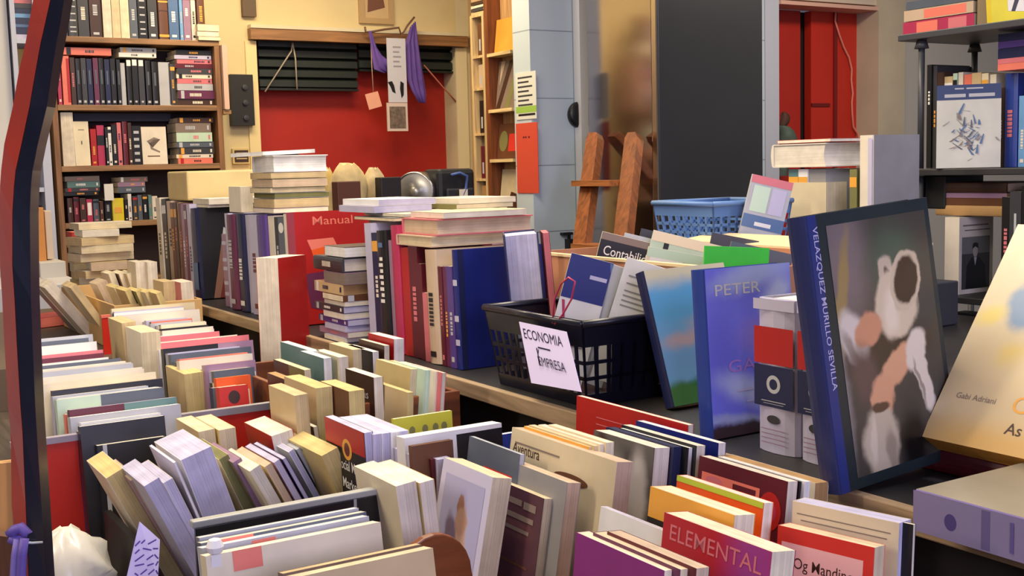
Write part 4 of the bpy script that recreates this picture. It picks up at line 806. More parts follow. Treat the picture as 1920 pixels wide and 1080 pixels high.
clp = W(402, 1060, 1.16); mb = MB(); mb.box((clp.x-.004,clp.y-.004,1.06),(clp.x+.006,clp.y,1.172), mat('white')); mb.box((clp.x-.012,clp.y-.005,1.13),(clp.x+.014,clp.y,1.14), mat('white')); mb.lathe([(0,0),(.007,.002),(.009,.008),(.006,.015),(0,.017)], mat('white'), 12, Matrix.Translation((clp.x+.001,clp.y-.002,1.172)))
tag(mb.build('plastic_clip'), 'small white plastic clip standing in the near file', 'clip')
# ---------- leaning row of thick paperbacks behind it ----------
N1 = 'leaning paperbacks behind the black divider'; z1 = LOW+.001
prow([
 (199,897,.026,25,'ivory','yellowed','curled yellowed paperback leaning outermost beside the post'),
 (244,902,.011,25,'mauve','tan','thin mauve paperback leaning beside the curled yellowed one'),
 (270,912,.022,24,'lavender','lavender','white-paged paperback leaning before the thick white volume',dict(h=.2)),
 (306,906,.014,22,'ivory','lavender','grey-topped paperback pressed against the thick white volume'),
 (325,868,.004,19,'lavender','white','thin white booklet lifting off the thick white volume',dict(h=.21)),
 (339,863,.046,17,'white','lavender','thick white volume, the widest of the leaning row',dict(h=.2,w=.14)),
 (410,862,.016,22,'sand','olive','olive-edged paperback leaning just after the thick white volume'),
 (436,868,.014,24,'taupe','mauve','grey-brown paperback leaning second after the thick white volume'),
 (468,884,.017,26,'cream','ivory','worn cream paperback with a torn corner in the leaning row'),
 (496,876,.011,26,'tan','beige','tan paperback leaning after the worn cream one'),
 (513,868,.010,26,'mauve','lavender','slim lavender-edged paperback in the leaning row'),
 (529,862,.007,26,'navy','lavender','navy paperback in the leaning row'),
 (541,848,.009,26,'white','lavender','white paperback next to the navy one in the leaning row'),
 (555,844,.008,26,'slate','silver','slate grey paperback in the leaning row'),
 (567,843,.022,25,'olive','beige','olive-topped thick paperback in the leaning row'),
 (603,855,.027,20,'yellowed','yellowed','yellowed thick paperback last in the leaning row',dict(w=.15)),
 (372,810,.026,4,'tan','sand','tan paperback standing behind the thick white volume, nearer the post'),
 (410,807,.027,3,'yellowed','sand','yellowed paperback standing behind the thick white volume, nearer the red panel'),
 (508,818,.036,10,'red','ivory','red paperback with a broad white top behind the leaning row'),
 (587,801,.008,6,'umber','ivory','thin dark book standing behind the red paperback'),
 (594,784,.02,4,'salmon','tan','pinkish tan paperback against the brown crate end'),
], z1, N1)
# ---------- social media row ----------
sm_ = [('r','F',0,.84,1,1,'red'),('e','F',.55,.84,.12,.07,'amber'),('e','F',.55,.84,.07,.045,'maroon'),('t','F','Social Media',.62,.70,.022,'white','h',.088),('t','F','Marketing',.66,.58,.022,'white','h',.078),('t','F','para todos',.68,.5,.012,'silver','h',.05)]
prow([(682,812,.014,2,'black','lavender','black marketing handbook with a red top and white title',dict(dec=sm_,w=.14,h=.225)),
 (700,815,.014,0,'lavender','lavender','white book first behind the black marketing handbook',dict(w=.14,h=.222)),
 (716,813,.014,-1,'white','lavender','white book second behind the black marketing handbook',dict(w=.14,h=.222)),
 (732,811,.014,-1,'lavender','white','white book third behind the black marketing handbook',dict(w=.14,h=.222)),
 (748,809,.015,-2,'white','lavender','white book fourth behind the black marketing handbook',dict(w=.14,h=.222)),
 (742,912,.028,6,'cream','ivory','cream paperback block beside the round wooden crate end, thicker one'),
 (786,906,.021,5,'yellowed','ivory','cream paperback block beside the round wooden crate end, thinner one'),
 (780,858,.018,2,'lavender','lavender','lavender-edged book before the white and black one'),
 (808,862,.006,2,'maroon','maroon','thin maroon book between lavender-edged ones'),
 (820,862,.02,0,'lavender','lavender','lavender-edged book beside the thin maroon one'),
], z1, None, h=.2)
lrow([(758,824,945,'white','white',.026,[('r','F',.52,0,1,.97,'black'),('r','F',.06,.86,.09,.93,'black')],'white book with a black panel lying across behind the marketing handbook'),(772,838,850,'brown','brown',.01,None,'brown book standing before the white and black one')], '', None, zs=z1, h=.22, lean=-4)
# yellow cover and wooden crate of tan paperbacks
bk(738, 786, .1, .215, .008, 'L', (200,196,60), 'yellow-green book standing against the brown crate', zs=LOW+.001, lean=-3, pg='ivory', dec=[('e','F',u,.9,.05,.03,'olive') for u in (.12,.3,.52,.7,.85)])
crate('wooden_crate', 'brown wooden crate of tan paperbacks beside the raised tier', .742, .985, 1.785, 2.33, 1.0195, 1.16, wood('chestnut', .45, 0), None, .01)
C4 = 'paperbacks in the brown wooden crate'; z4 = 1.026; sh = dict
prow([
 (585,659,.017,0,'teal','white','teal-covered paperback at the far end of the brown crate',sh(w=.17)),
 (606,672,.017,0,'teal','white','small white paperback with a teal edge in the brown crate'),
 (635,670,.019,0,'cream','ivory','small cream paperback beside the teal-edged one'),
 (661,656,.028,0,'tan','sand','thick tan paperback in the middle of the brown crate'),
 (698,660,.014,0,'black','white','white-paged paperback in a black cover beside the thick tan one'),
 (738,636,.023,-2,'red','white','red paperback standing tallest beside the tier edge',sh(h=.2)),
 (720,648,.012,-2,'umber','ivory','dark brown paperback just before the red one',sh(h=.19)),
 (700,708,.018,0,'umber','ivory','dark paperback with pale letters on its cover',sh(dec=[('t','F','Cartas',.5,.78,.02,'silver','h',.07),('r','F',.3,.5,.8,.7,'taupe')])),
 (653,734,.028,0,'brown','yellowed','thick yellowed paperback in a brown cover at the crate\'s near side'),
 (592,728,.028,0,'tan','yellowed','thick tan paperback by the crate\'s near corner',sh(w=.14)),
 (552,742,.022,2,'tan','tan','tan paperback lower beside the thick tan one'),
 (570,694,.013,2,'olive','sand','olive paperback with a dark lettered cover by the crate end',sh(w=.15,dec=[('r','F',0,.5,.5,1,'umber'),('r','F',.1,.75,.4,.8,'tan')])),
 (770,692,.014,-6,'yellowed','sand','yellowed paperback, first of five leaning by the tier edge',sh(w=.14)),
 (784,691,.011,-6,'tan','sand','tan paperback, second of five leaning by the tier edge'),
 (797,694,.02,-6,'mint','mint','pale green paperback, third of five leaning by the tier edge'),
 (818,697,.010,-6,'ivory','ivory','ivory paperback, fourth of five leaning by the tier edge'),
 (829,699,.008,-6,'pink','ivory','pinkish paperback, last of five leaning by the tier edge'),
 (764,736,.011,-3,'tan','yellowed','thin tan paperback at the crate\'s near board',sh(h=.165)),
 (545,716,.016,2,'umber','kraft','dark brown paperback just inside the crate\'s end board',sh(h=.17)),
], z4, C4, h=.18, w=.115)
# round wooden end of a small crate
c = W(786, 962, 1.145); mb = MB(); pr = [(-.07,0)]+[(.05*math.cos(math.pi*(1-k/12))-.0, .105+.055*math.sin(math.pi*k/12)) for k in range(13)]+[(.07,0)]
mb.prism([(x,z) for x,z in pr][::-1], 0, .012, wood('chestnut', .4, 0), Matrix.Translation((c.x+.01, c.y-.005, LOW+.001)) @ Matrix(((1,0,0,0),(0,0,-1,0),(0,1,0,0),(0,0,0,1))))
tag(mb.build('crate_end_board', bevel=.002), 'round-topped brown wooden board between cream paperbacks and statue book', 'board')
# ---------- red box, sign, bag at the near left ----------
a, b2 = W(80, 838, 1.13), W(190, 815, 1.13); ry = (a.y+b2.y)/2; rr = mat((196,40,26), .4)
e = crate('red_box', 'red plastic box with a grey rim beside the iron post', a.x-.11, b2.x, ry-.5, ry, LOW-.0, 1.13, rr, mat((150,140,150), .4)) if False else None
rb = thing('red_divider', 'red plastic panel with a grey rim standing by the iron post', 'panel', loc=(a.x, ry, LOW)); I = Matrix.Translation(-Vector(rb.location))
MB().box((a.x-.04,ry,LOW+.001),(b2.x,ry+.006,1.13), rr, I).build('sheet', rb); MB().box((a.x-.044,ry-.004,1.13),(b2.x+.004,ry+.01,1.14), mat((150,140,150), .4), I).build('rim', rb); MB().box((b2.x+.0005,ry-.004,LOW+.001),(b2.x+.008,ry+.01,1.129), mat((110,96,130), .4), I).build('side_rim', rb)
a, b2 = W(405, 770, 1.14), W(462, 738, 1.14)
rb = thing('red_divider', 'red panel with a steel rim behind the leaning paperbacks', 'panel', loc=(a.x, a.y, LOW)); I = Matrix.Translation(-Vector(rb.location))
MB().box((a.x-.03,a.y+.0,LOW+.001),(b2.x+.005,a.y+.006,1.13), rr, I).build('sheet', rb); MB().box((a.x-.17,a.y-.004,1.13),(b2.x+.008,a.y+.01,1.142), mat((176,178,186), .3, .6), I).build('rim', rb)
lrow([(182,838,312,'black','ivory',.016,[('r','F',.08,0,.14,1,'silver')],'black book with a white strip standing behind the curled paperback'),(240,806,345,'slate','white',.01,[('p','F',[(.3,.6),(.9,.98),(.95,.6)],'red'),('p','F',[(0,.7),(.6,.98),(.2,.98)],'silver')],'glossy magazine with a red corner before the large-format file')], '', None, zs=LOW+.001, h=.165, lean=-6)
sx = [(262,978),(300,1012),(296,1090),(236,1090)]; Yp = W(270,1000,1.12).y
sg = MB(); P = [aty(x,y,Yp+(.02 if k in (0,1) else -.0)) for k,(x,y) in enumerate(sx)]; pm2 = mat((206,196,236), .7); n = (P[1]-P[0]).cross(P[3]-P[0]).normalized()
sgn2 = thing('hanging_note', 'lavender note with purple handwriting pinned by the leaning paperbacks', 'note', loc=P[0]); I = Matrix.Translation(-P[0])
sg.face([I @ p for p in P], pm2); sg.face([I @ (p+n*.001) for p in P[::-1]], pm2); sg.build('sheet', sgn2)
mb = MB(); ux, uy = (P[1]-P[0]).normalized(), (P[0]-P[3]).normalized(); nn = n if n.y < 0 else -n
scribble(mb, I @ (P[3]+nn*.002+ux*.012+uy*.004), Vector((1,0,-.1)).normalized(), Vector((0.1,.1,1)).normalized(), .028, .055, mat((96,70,170), .6), 6, 4, .0009); mb.build('handwriting', sgn2)
bg = MB(); c0 = W(128, 1042, 1.04); rows = []
for k in range(12):
    f = k/11; z = LOW+.001+f*.115; r = .062*math.sqrt(max(.02, 1-f**2.2))
    rows.append([(c0.x+(r*(1+.14*math.sin(j*1.26+k*.9)+.07*math.sin(j*3.3+k)))*math.cos(j*math.pi/12), c0.y+(r*(1+.14*math.cos(j*1.57+k*.7)))*math.sin(j*math.pi/12), z+.006*math.sin(j*1.05+k)*(0 < k)) for j in range(24)])
bg.grid(rows, mat((216,212,196), .25, 0, .15, 20), None, True); bg.face(rows[-1], mat((216,212,196), .25)); tag(bg.build('plastic_bag', smooth=True), 'crumpled clear-white plastic bag beside the iron post', 'bag')
tag(MB().box((c0.x+.075,c0.y-.12,LOW+.001),(c0.x+.085,c0.y+.12,1.06), mat('black', .5)).build('black_board'), 'black board standing between plastic bag and leaning paperbacks', 'board')
# ---------- file of large books along the aisle ----------
lrow([(50,640,176,'silver','ivory',None,[('r','F',.3,.8,.8,.95,'taupe')]),(50,655,182,'white','white'),(50,672,196,'pink','ivory',None,[('r','F',0,.9,1,.97,'maroon')]),(50,692,230,'slate','silver',None,[('t','F','I O N',.86,.86,.022,'white','h',.045)]),(56,704,254,'silver','white'),(76,724,298,'cream','sand'),(98,736,310,'black','taupe'),(106,753,312,'mint','ivory',None,[('r','F',.4,.8,1,1,'slate')]),(130,772,336,'maroon','lavender',None,[('r','F',.5,0,1,1,'teal')]),(132,787,344,'silver','white'),(150,803,312,'black','white')], 'the file along the aisle', 'file of large books along the aisle', h=(.24,.19), fill=.019)
# spines filed below the red panel
for k, (x, c) in enumerate(((70,'lavender'),(86,'navy'),(100,'lavender'),(118,'purple'),(134,'lavender'),(150,'navy'),(166,'lavender'))):
    bk(x, 752+6*k, .1, .2, .012, 'L', c, f'{cname(c)} narrow spine, {ORD[k]} from the post below the large books', zs=LOW+.001, pg='lavender', dec=[], group='narrow spines below the large books') if False else None
# ---------- second file, in the middle ----------
lrow([(209,581,368,'sand','sand'),(227,594,377,'ivory','ivory'),(302,613,388,'cream','ivory'),(304,623,401,'ivory','cream'),(298,634,413,'pink','pink'),(299,646,470,'cream','salmon',None,[('r','F',0,.93,1,1,'pink')]),(306,657,478,'black','ivory',None,[('r','F',.6,.7,1,1,'mauve')]),(320,668,474,'slate','mauve'),(336,680,476,'ivory','mint'),(384,688,480,'mauve','pink'),(401,699,478,'slate','taupe'),(405,712,470,'orange','amber'),(410,730,465,'scarlet','cream',None,[('e','F',.5,.9,.2,.06,'umber')])], 'the middle file', 'middle file of large books', h=(.25,.2), fill=.02)
prow([(228,606,.03,3,'tan','tan','curved tan paperback block beside the small red box flap',dict(h=.27)),(264,624,.04,0,'ivory','sand','pale thick paperback block beside the curved tan one',dict(h=.262)),(303,668,.03,2,'lavender','lavender','lavender-edged paperback block standing beside the middle file'),(345,702,.038,2,'tan','yellowed','thick yellowed paperback block at the near end of the middle file')], LOW+.001, None, h=.205, w=.13)
fp = W(190, 596, 1.17); fl = MB(); b_ = Matrix.Translation(-fp); f4 = [W(190,596,1.17), W(224,603,1.165), W(222,664,1.05), W(193,655,1.05)]
fl = MB(); fl.box((fp.x, fp.y-.006, LOW+.001),(fp.x+.052, fp.y, 1.17), rr); fl.box((fp.x-.002, fp.y-.008, 1.17),(fp.x+.054, fp.y+.002, 1.178), mat('salmon')); tag(fl.build('red_box_flap'), 'small bright red box flap between the aisle file and tan paperbacks', 'flap')
# ---------- far paperbacks in a card crate, leaning blocks, tan piles ----------
z3 = 1.0705
crate('card_crate', 'tan cardboard crate packed with small yellowed paperbacks', .742, .985, 3.28, 4.0, z3, 1.2, mat((206,168,110), .7, 0, .2, 10), None, .006)
C3 = 'yellowed paperbacks in the tan crate'
prow([
 (254,492,.03,0,'cream','ivory','cream paperback at the far end of the tan crate, nearer the post',dict(h=.205)),(276,492,.03,0,'ivory','ivory','cream paperback at the far end of the tan crate, nearer the tier',dict(h=.205)),
 (306,529,.034,0,'tan','tan','thick tan paperback inside the tan crate beside the tier'),(338,530,.036,2,'pink','ivory','pale pinkish paperback at the tier corner of the tan crate'),
 (203,514,.02,16,'ivory','cream','ivory paperback tilted, first from the post across the tan crate'),(222,514,.022,16,'brown','cream','brown-covered paperback tilted in the tan crate'),(237,514,.022,14,'tan','cream','tan paperback tilted beside the brown-covered one'),
 (182,534,.03,22,'ivory','beige','beige-edged paperback leaning over the tan crate rim'),(214,540,.016,20,'cream','yellowed','yellowed thin paperback, first of five slanting in the tan crate'),(234,546,.016,20,'tan','yellowed','yellowed thin paperback, second of five slanting in the tan crate'),(254,547,.016,20,'olive','yellowed','yellowed thin paperback, third of five slanting in the tan crate'),(272,549,.016,20,'cream','yellowed','yellowed thin paperback, fourth of five slanting in the tan crate'),(292,551,.016,18,'tan','yellowed','yellowed thin paperback, last of five slanting in the tan crate'),
], z3+.006, C3, h=.17, w=.11)
prow([(66,533,.028,36,'grey','ivory','greyish page block leaning steeply beside the iron post'),(84,540,.03,36,'ivory','ivory','ivory page block leaning steeply beside the greyish one'),(132,540,.02,32,'tan','tan','tan paperback leaning against the outside of the tan crate')], z3, None, h=.2, w=.13)
def jpile(cx, cy, z, layers, place, group, w=.115, L2=.175):
    n = len(layers)
    for k, (t, c, pg) in enumerate(layers):
        o = 'lowest' if k == 0 else 'topmost' if k == n-1 else f'{ORD[k]} from the bottom'
        lay((cx+R6.uniform(-.018,.018), cy+R6.uniform(-.015,.015), z+.0005), w*R6.uniform(.95,1.1), L2*R6.uniform(.95,1.1), t*.96, R6.choice((0,0,90))+R6.uniform(-12,12), c, f'{cname(c)} paperback lying {o} in {place}', pg=pg, group=group); z += t
    return z
p = W(197, 500, 1.25)
jpile(.90, 4.12, z3, [(.03,'tan','sand'),(.028,'kraft','tan'),(.03,'ivory','sand'),(.026,'tan','yellowed'),(.03,'cream','sand'),(.026,'ivory','tan'),(.028,'tan','beige'),(.03,'brown','sand'),(.026,'ivory','sand'),(.028,'tan','tan'),(.024,'cream','ivory'),(.022,'ivory','sand')], 'the tall tan pile before the bookcase', 'tall tan pile before the bookcase')

jpile(.985, 3.93+.19, z3, [(.03,'sand','tan'),(.03,'tan','sand'),(.03,'yellowed','sand'),(.03,'cream','yellowed'),(.028,'tan','yellowed'),(.03,'sand','sand'),(.026,'cream','tan'),(.028,'tan','yellowed'),(.03,'kraft','yellowed'),(.026,'salmon','salmon')], 'the red-topped tan pile beside the tier', 'red-topped tan pile beside the tier', .08, .12) if False else None
# ---------- paperbacks at the near end of the table, in front of the tier ----------
F1 = 'paperbacks in front of the tier'
st_ = blobmat('pale figure', (168,166,200), [(.066,.09,.022,.085,0,(186,152,132),.3),(.062,.158,.009,.02,0,(150,108,92),.3),(.066,.14,.016,.02,0,(176,138,118),.3),(.046,.11,.018,.045,12,(112,98,122),.4),(.042,.075,.016,.03,-8,(150,140,160),.5),(.06,.05,.03,.05,0,(178,150,130),.6),(.045,.02,.03,.03,0,(140,116,60),.7),(.07,.07,.02,.05,-5,(190,164,146),.6),(.1,.03,.02,.05,0,(150,150,190),.8)])
tw = blobmat('city photo', (92,88,84), [(.02,.2,.02,.06,0,(60,44,34),.5),(.05,.19,.03,.05,0,(150,146,138),.6),(.06,.1,.04,.06,0,(84,80,82),.7),(.095,.16,.03,.09,0,(196,190,184),.5),(.11,.06,.015,.06,0,(40,38,40),.5),(.03,.05,.04,.05,0,(120,116,112),.7),(.075,.02,.05,.02,0,(30,28,30),.6)])
prow([
 (924,895,.028,-12,'lavender','sand','paperback with a stone figure in a pale frame on its cover',dict(pic=blobmat('frame', (196,192,216), [(.0625,.1,5,5,0,(196,192,216),.1)]),spine='cream',dec=[('r','F',.1,.06,.9,.92,st_)],w=.125)),
 (1020,935,.018,-10,'plum','sand','dark plum paperback with blurred title lines on its cover',dict(spine='umber',w=.115,h=.187,pic=blobmat('dark plum', (82,50,58), [(.06,.14,.06,.02,0,(104,66,66),.8),(.05,.05,.06,.03,0,(66,40,52),.8),(.02,.1,.02,.06,0,(96,64,64),.8)]),dec=[('r','F',.12,.9,.3,.94,'taupe'),('r','F',.34,.89,.6,.93,'taupe'),('r','F',.64,.88,.88,.93,'taupe'),('r','F',.2,.8,.86,.835,'taupe'),('r','F',.25,.72,.8,.745,'taupe'),('r','F',.2,.5,.85,.515,'brown'),('r','F',.15,.38,.8,.395,'brown'),('r','F',.2,.22,.36,.3,'brown'),('r','F',.42,.22,.58,.3,'brown'),('r','F',.64,.22,.8,.3,'brown')])),
 (1064,905,.02,-10,'grey','beige','grey plain-covered paperback behind the dark plum one',dict(w=.13)),
 (1104,890,.0055,-10,'taupe','white','thin white-edged book behind the grey one',dict(w=.135,h=.213)),
 (1113,888,.0055,-10,'navy','navy','thin navy book between two white-edged ones',dict(w=.13,h=.214)),
 (1121,887,.0055,-10,'white','lavender','thin white book just past the thin navy one',dict(w=.13,h=.214)),
 (1129,880,.009,-10,'umber','ivory','ivory-edged paperback before the thin maroon one',dict(w=.13,h=.216)),
 (1143,880,.0055,-10,'maroon','maroon','thin maroon book against the adventure album',dict(w=.12,h=.216)),
 (1157,866,.024,-9,'sand','beige','cream adventure album with brown title lettering',dict(w=.235,h=.238,spine='sand',dec=[('t','F','Aventura',.17,.87,.02,'umber','h',.065),('e','F',.62,.83,.16,.03,'brown'),('r','F',.05,.92,.5,.93,'taupe'),('e','F',.4,.4,.2,.2,'tan')])),
 (1104,838,.01,-4,'amber','sand','thin amber booklet behind the adventure album, first of four',dict(w=.15,h=.24)),
 (1114,836,.009,-4,'tan','sand','thin tan booklet behind the adventure album, second of four',dict(w=.15,h=.242)),
 (1125,833,.011,-4,'cream','ivory','thin cream booklet behind the adventure album, third of four',dict(w=.14,h=.244)),
 (1137,830,.012,-4,'sand','cream','thin sand coloured booklet behind the adventure album, last of four',dict(w=.13,h=.246)),
 (1227,840,.025,-7,'charcoal','ivory','paperback with a grey city photograph on its cover',dict(w=.125,h=.243,pic=tw,spine='umber')),
 (1264,838,.015,-7,'navy','navy','dark blue-black book behind the city photograph one',dict(w=.14,h=.243,pg='navy') if False else dict(w=.14,h=.243)),
 (1291,840,.007,-6,'black','white','thin white-edged book in a black cover, after the dark blue one',dict(w=.14,h=.243)),
 (1306,836,.015,-6,'black','ivory','ivory-edged book in a black cover before the royal blue one',dict(w=.15,h=.245)),
 (1347,831,.013,-5,'royal','white','royal blue book with one pale title line under the violet novel',dict(w=.165,h=.242,dec=[('r','F',.3,.88,.95,.905,'sky'),('r','F',.3,.80,.8,.81,'steelblue')])),
 (1290,797,.010,-3,'red','ivory','large red book with a pale round patch by the black basket',dict(w=.255,h=.245,dec=[('r','F',.2,.9,.6,.905,'pink'),('r','F',.2,.86,.66,.865,'pink'),('r','F',.25,.82,.6,.825,'pink'),('e','F',.45,.7,.2,.09,'mint')])),
 (1477,903,.016,-7,'maroon','ivory','maroon book with a red floral ornament on its cover',dict(w=.145,h=.24,dec=[('e','F',.84,.84,.12,.09,'red'),('e','F',.84,.84,.07,.05,'rose'),('r','F',.05,.8,.72,.93,'salmon'),('e','F',.2,.9,.1,.02,'pink'),('r','F',.42,.86,.68,.915,'maroon')])),
 (1499,903,.006,-7,'black','black','thin black book behind the maroon floral one',dict(w=.14,h=.238)),
 (1509,903,.009,-7,'white','white','thin white book behind the maroon floral one',dict(w=.14,h=.238)),
 (1528,906,.022,-5,'cream','kraft','tan-edged cream book against the foot of the big art book',dict(w=.16,h=.226,dec=[('r','F',0,0,1,.8,'umber')])),
 (1432,943,.014,-8,'orange','ivory','bright orange book with a lime top band',dict(w=.135,h=.245,dec=[('r','F',0,.975,1,1,'lime'),('p','F',[(.2,.72),(.26,.78),(.32,.71)],'yellow')])),
 (1377,966,.028,-8,'amber','cream','tan and black book with tall white letters on its cover',dict(w=.13,h=.226,pic=None,cov_='x') if False else dict(w=.13,h=.245,dec=[('r','F',0,0,1,.87,'black'),('t','F','IIERS',.3,.74,.034,'silver','h',.07)])),
 (1447,1035,.03,-8,'rose','cream','thick book with white title letters on a crimson cover',dict(w=.15,h=.24,pic=blobmat('crimson fade', (176,36,44), [(.13,.2,.06,.2,0,(150,60,130),.9)]),dec=[('t','F','ELEMENTAL',.5,.9,.022,'pink','h',.13)])),
 (1272,1006,.008,-10,'white','lavender','white leaning booklet before the letters book',dict(w=.13,h=.222)),
 (1245,1070,.016,-6,'magenta','cream','magenta book at the very front of the table',dict(w=.135,h=.232,dec=[('e','F',.3,.6,.15,.1,'plum')])),
 (1275,1068,.016,-6,'plum','sand','sand-edged plum book just behind the magenta one',dict(w=.13,h=.234)),
 (1305,1066,.016,-6,'maroon','beige','beige-edged book second behind the magenta one',dict(w=.13,h=.236)),
 (1640,1027,.02,-6,'salmon','sand','salmon-framed paperback with a pale pink title panel',dict(w=.105,h=.226,yaw=12,dec=[('r','F',0,0,1,1,'scarlet'),('r','F',.05,0,.9,.935,(232,176,164)),('t','F','Og Mandino',.5,.83,.0155,'umber','h',.066),('t','F','con Buddy Kaye',.5,.775,.007,'umber','h',.045),('t','F','amarás',.35,.69,.012,'salmon','h',.05)])),
 (1686,981,.024,-4,'sand','lavender','cream book with printed lines behind the salmon-framed one',dict(w=.115,h=.244,yaw=13,dec=[('r','F',.05+.04*k,.95-.025*k,.93-.03*k,.955-.025*k,'taupe') for k in range(6)])),
 (1712,984,.006,-4,'black','ivory','thin black book at the end behind the cream printed one',dict(w=.11,h=.244,yaw=13)),
], LOW+.001, F1, h=.21, w=.13)
bk(882, 815, .13, .22, .01, 'P', 'blue', 'blue booklet between the grey cover with orange patch and the adventure album', zs=LOW+.001, lean=-8, anchor=(.5,0,1), dec=[], pg='white') if False else None
prow([(975,852,.008,-9,'slate','silver','slate grey book with an orange and red patch on its cover',dict(w=.13,h=.225,dec=[('r','F',.35,.62,.9,.86,'scarlet'),('r','F',.7,.62,.88,.76,'amber')]))], LOW+.001, F1)
lrow([(893,824,972,'blue','white',.012,None,'blue book peeking out behind the slate grey one')], '', None, zs=LOW+.001, h=.2, lean=-4)
# red-topped tan pile and white bag between the tan pile and the tier
zz_ = z3
for k, (t, c, pg) in enumerate(((.03,'sand','tan'),(.03,'tan','sand'),(.03,'yellowed','sand'),(.03,'cream','yellowed'),(.028,'tan','yellowed'),(.03,'sand','sand'),(.026,'cream','tan'),(.028,'tan','yellowed'),(.03,'kraft','yellowed'),(.028,'salmon','scarlet'))):
    o = 'lowest' if k == 0 else 'topmost' if k == 9 else f'{ORD[k]} from the bottom'
    lay((.985-.075+R6.uniform(-.004,.004), 4.36+R6.uniform(-.01,.01), zz_+.0005), .09, .12, t*.96, R6.uniform(-5,5), c, f'{cname(c)} paperback lying {o} in the red-topped pile by the tier end', pg=pg, group='red-topped pile by the tier end'); zz_ += t

q = atz(78, 592, z3+.032)
lay((q.x, q.y, z3+.0006), .13, .17, .032, 20, 'red', 'red paperback lying flat beside the steeply leaning page blocks', pg='salmon')
# ================= right-hand shelving and what stands behind the tier =================
XR = 2.40
GR = mat((70,72,76), .4, .2); DKS = mat((40,40,42), .5)
yl = atx(1683, 66, XR).y; zs1 = atx(1683, 66, XR).z; zs2 = atx(1680, 318, XR).z; zs3 = atx(1790, 556, XR).z
su = thing('shelf_unit', 'grey metal shelf unit of books along the room\'s far side wall', 'shelf unit', loc=(XR+.14, yl-.6, 0)); I = Matrix.Translation(-Vector(su.location))
for z, m, y1 in ((zs1, GR, yl), (zs2, DKS, yl), (zs3, DKS, yl-.12)): MB().box((XR, .25, z-.016), (XR+.28, y1, z), m, I).build('shelf_board', su, bevel=.002)
for x, y in ((XR+.03, Y_at(1727,XR+.03,200)), (XR+.26, yl-.03), (XR+.03,.3), (XR+.26,.3)):
    mb = MB(); mb.tube([I @ Vector((x,y,0)), I @ Vector((x,y,zs2-.017))], .008, GR, 8); mb.tube([I @ Vector((x,y,zs2+.001)), I @ Vector((x,y,zs1-.017))], .008, GR, 8); mb.build('post', su, True)
    MB().lathe([(0,0),(.018,0),(.012,.02),(0,.02)], mat('charcoal'), 12, I @ Matrix.Translation((x,y,zs1-.037))).build('post_cap', su, True)
br = MB(); y = yl-.01; br.prism([(0,0),(0,-.09),(.05,-.1),(.11,0)][::-1] if False else [(0,-.002),(.16,-.002),(.16,-.085),(.075,-.085)][::-1], y-.01, y, DKS, I @ Matrix.Translation((XR, 0, zs2-.016)) @ Matrix(((1,0,0,0),(0,0,1,0),(0,1,0,0),(0,0,0,1)))); br.build('bracket', su)
G7 = 'books standing on the middle shelf of the metal unit'
def right_row(items, zs, X, group, ym):
    for it in items:
        x0, x1, yt, cov, lab = it[:5]; kw = dict(it[5]) if len(it) > 5 else {}
        kw.setdefault('w', .15); kw.setdefault('lean', 0); w_ = kw.pop('w'); kw.setdefault('name', 'shelf_book'); tier_book(x0, x1, yt, cov, lab, w_, ym, x_front=X, zs=zs, group=group, **kw)
right_row([
 (1737,1746,122,'black','tall black book at the far end of the metal unit\'s middle shelf'),(1746,1754,124,'charcoal','dark grey book second from the far end of the middle shelf'),
 (1755,1768,136,'umber','dark brown book behind the horse-drawing book, nearer the post'),(1768,1784,144,'tan','tan book behind the drawing-cover book'),(1785,1793,138,'mint','pale green book behind the drawing-cover book'),(1794,1803,136,'ivory','ivory book behind the drawing-cover book'),(1804,1820,140,'salmon','salmon book behind the drawing-cover book'),
 (1820,1838,137,'tan','tan paperback just below the purple folders'),(1839,1852,138,'cream','cream paperback just below the purple folders'),(1853,1865,140,'ivory','ivory book right of the drawing-cover one' if False else 'ivory book beside the dark brown and blue ones'),
 (1866,1881,165,'umber','dark brown short book before the bright blue one'),(1882,1907,138,'blue','bright blue book on the middle shelf of the metal unit',dict(hard=True)),(1908,1922,180,'sky','light blue book beside the bright blue one'),(1923,1945,170,'ivory','ivory book at the frame edge of the middle shelf'),(1946,1970,150,'maroon','maroon book beyond the light blue one'),(1971,2000,150,'slate','slate grey book beyond the maroon one on the middle shelf'),(2001,2035,146,'ivory','ivory book beyond the slate grey one on the middle shelf'),(2036,2080,146,'tan','tan book beyond the ivory one on the middle shelf'),
], zs2, XR+.115, G7, 240)
pz = atx(1875, 136, XR+.06).z; yy = Y_at(1900, XR+.06, 120)
for k, (t, c) in enumerate(((.016,'salmon'),(.012,'pink'),(.024,'navy'),(.016,'purple'),(.018,'navy'))):
    lay((XR+.16, yy-.09, pz+.004), .19, .27, t*.97, 90, c, f'{cname(c)} folder lying {("lowest","second","third","fourth","topmost")[k]} in the purple pile on the metal unit', pg='lavender', group='purple pile of folders', name='folder'); pz += t
sk_ = [('r','F',0,.82,1,1,(44,62,104)),('r','F',.12,.85,.45,.89,'silver'),('r','F',.5,.85,.9,.89,'silver'),('r','F',.28,.945,.42,.962,'silver'),('r','F',.46,.945,.72,.962,'silver')]
rr7 = random.Random(5)
for k in range(60):
    u, v = rr7.gauss(.48,.13), rr7.gauss(.40,.12); a = rr7.uniform(0,3.1); l, wd_ = rr7.uniform(.03,.1), rr7.uniform(.008,.024)
    du, dv = math.cos(a)*l, math.sin(a)*l*.7; sk_.append(('p','F',[(u-du-wd_,v-dv),(u-du+wd_,v-dv),(u+du+wd_*.4,v+dv),(u+du-wd_*.4,v+dv)], rr7.choice(['slate','grey','steelblue','taupe'])))
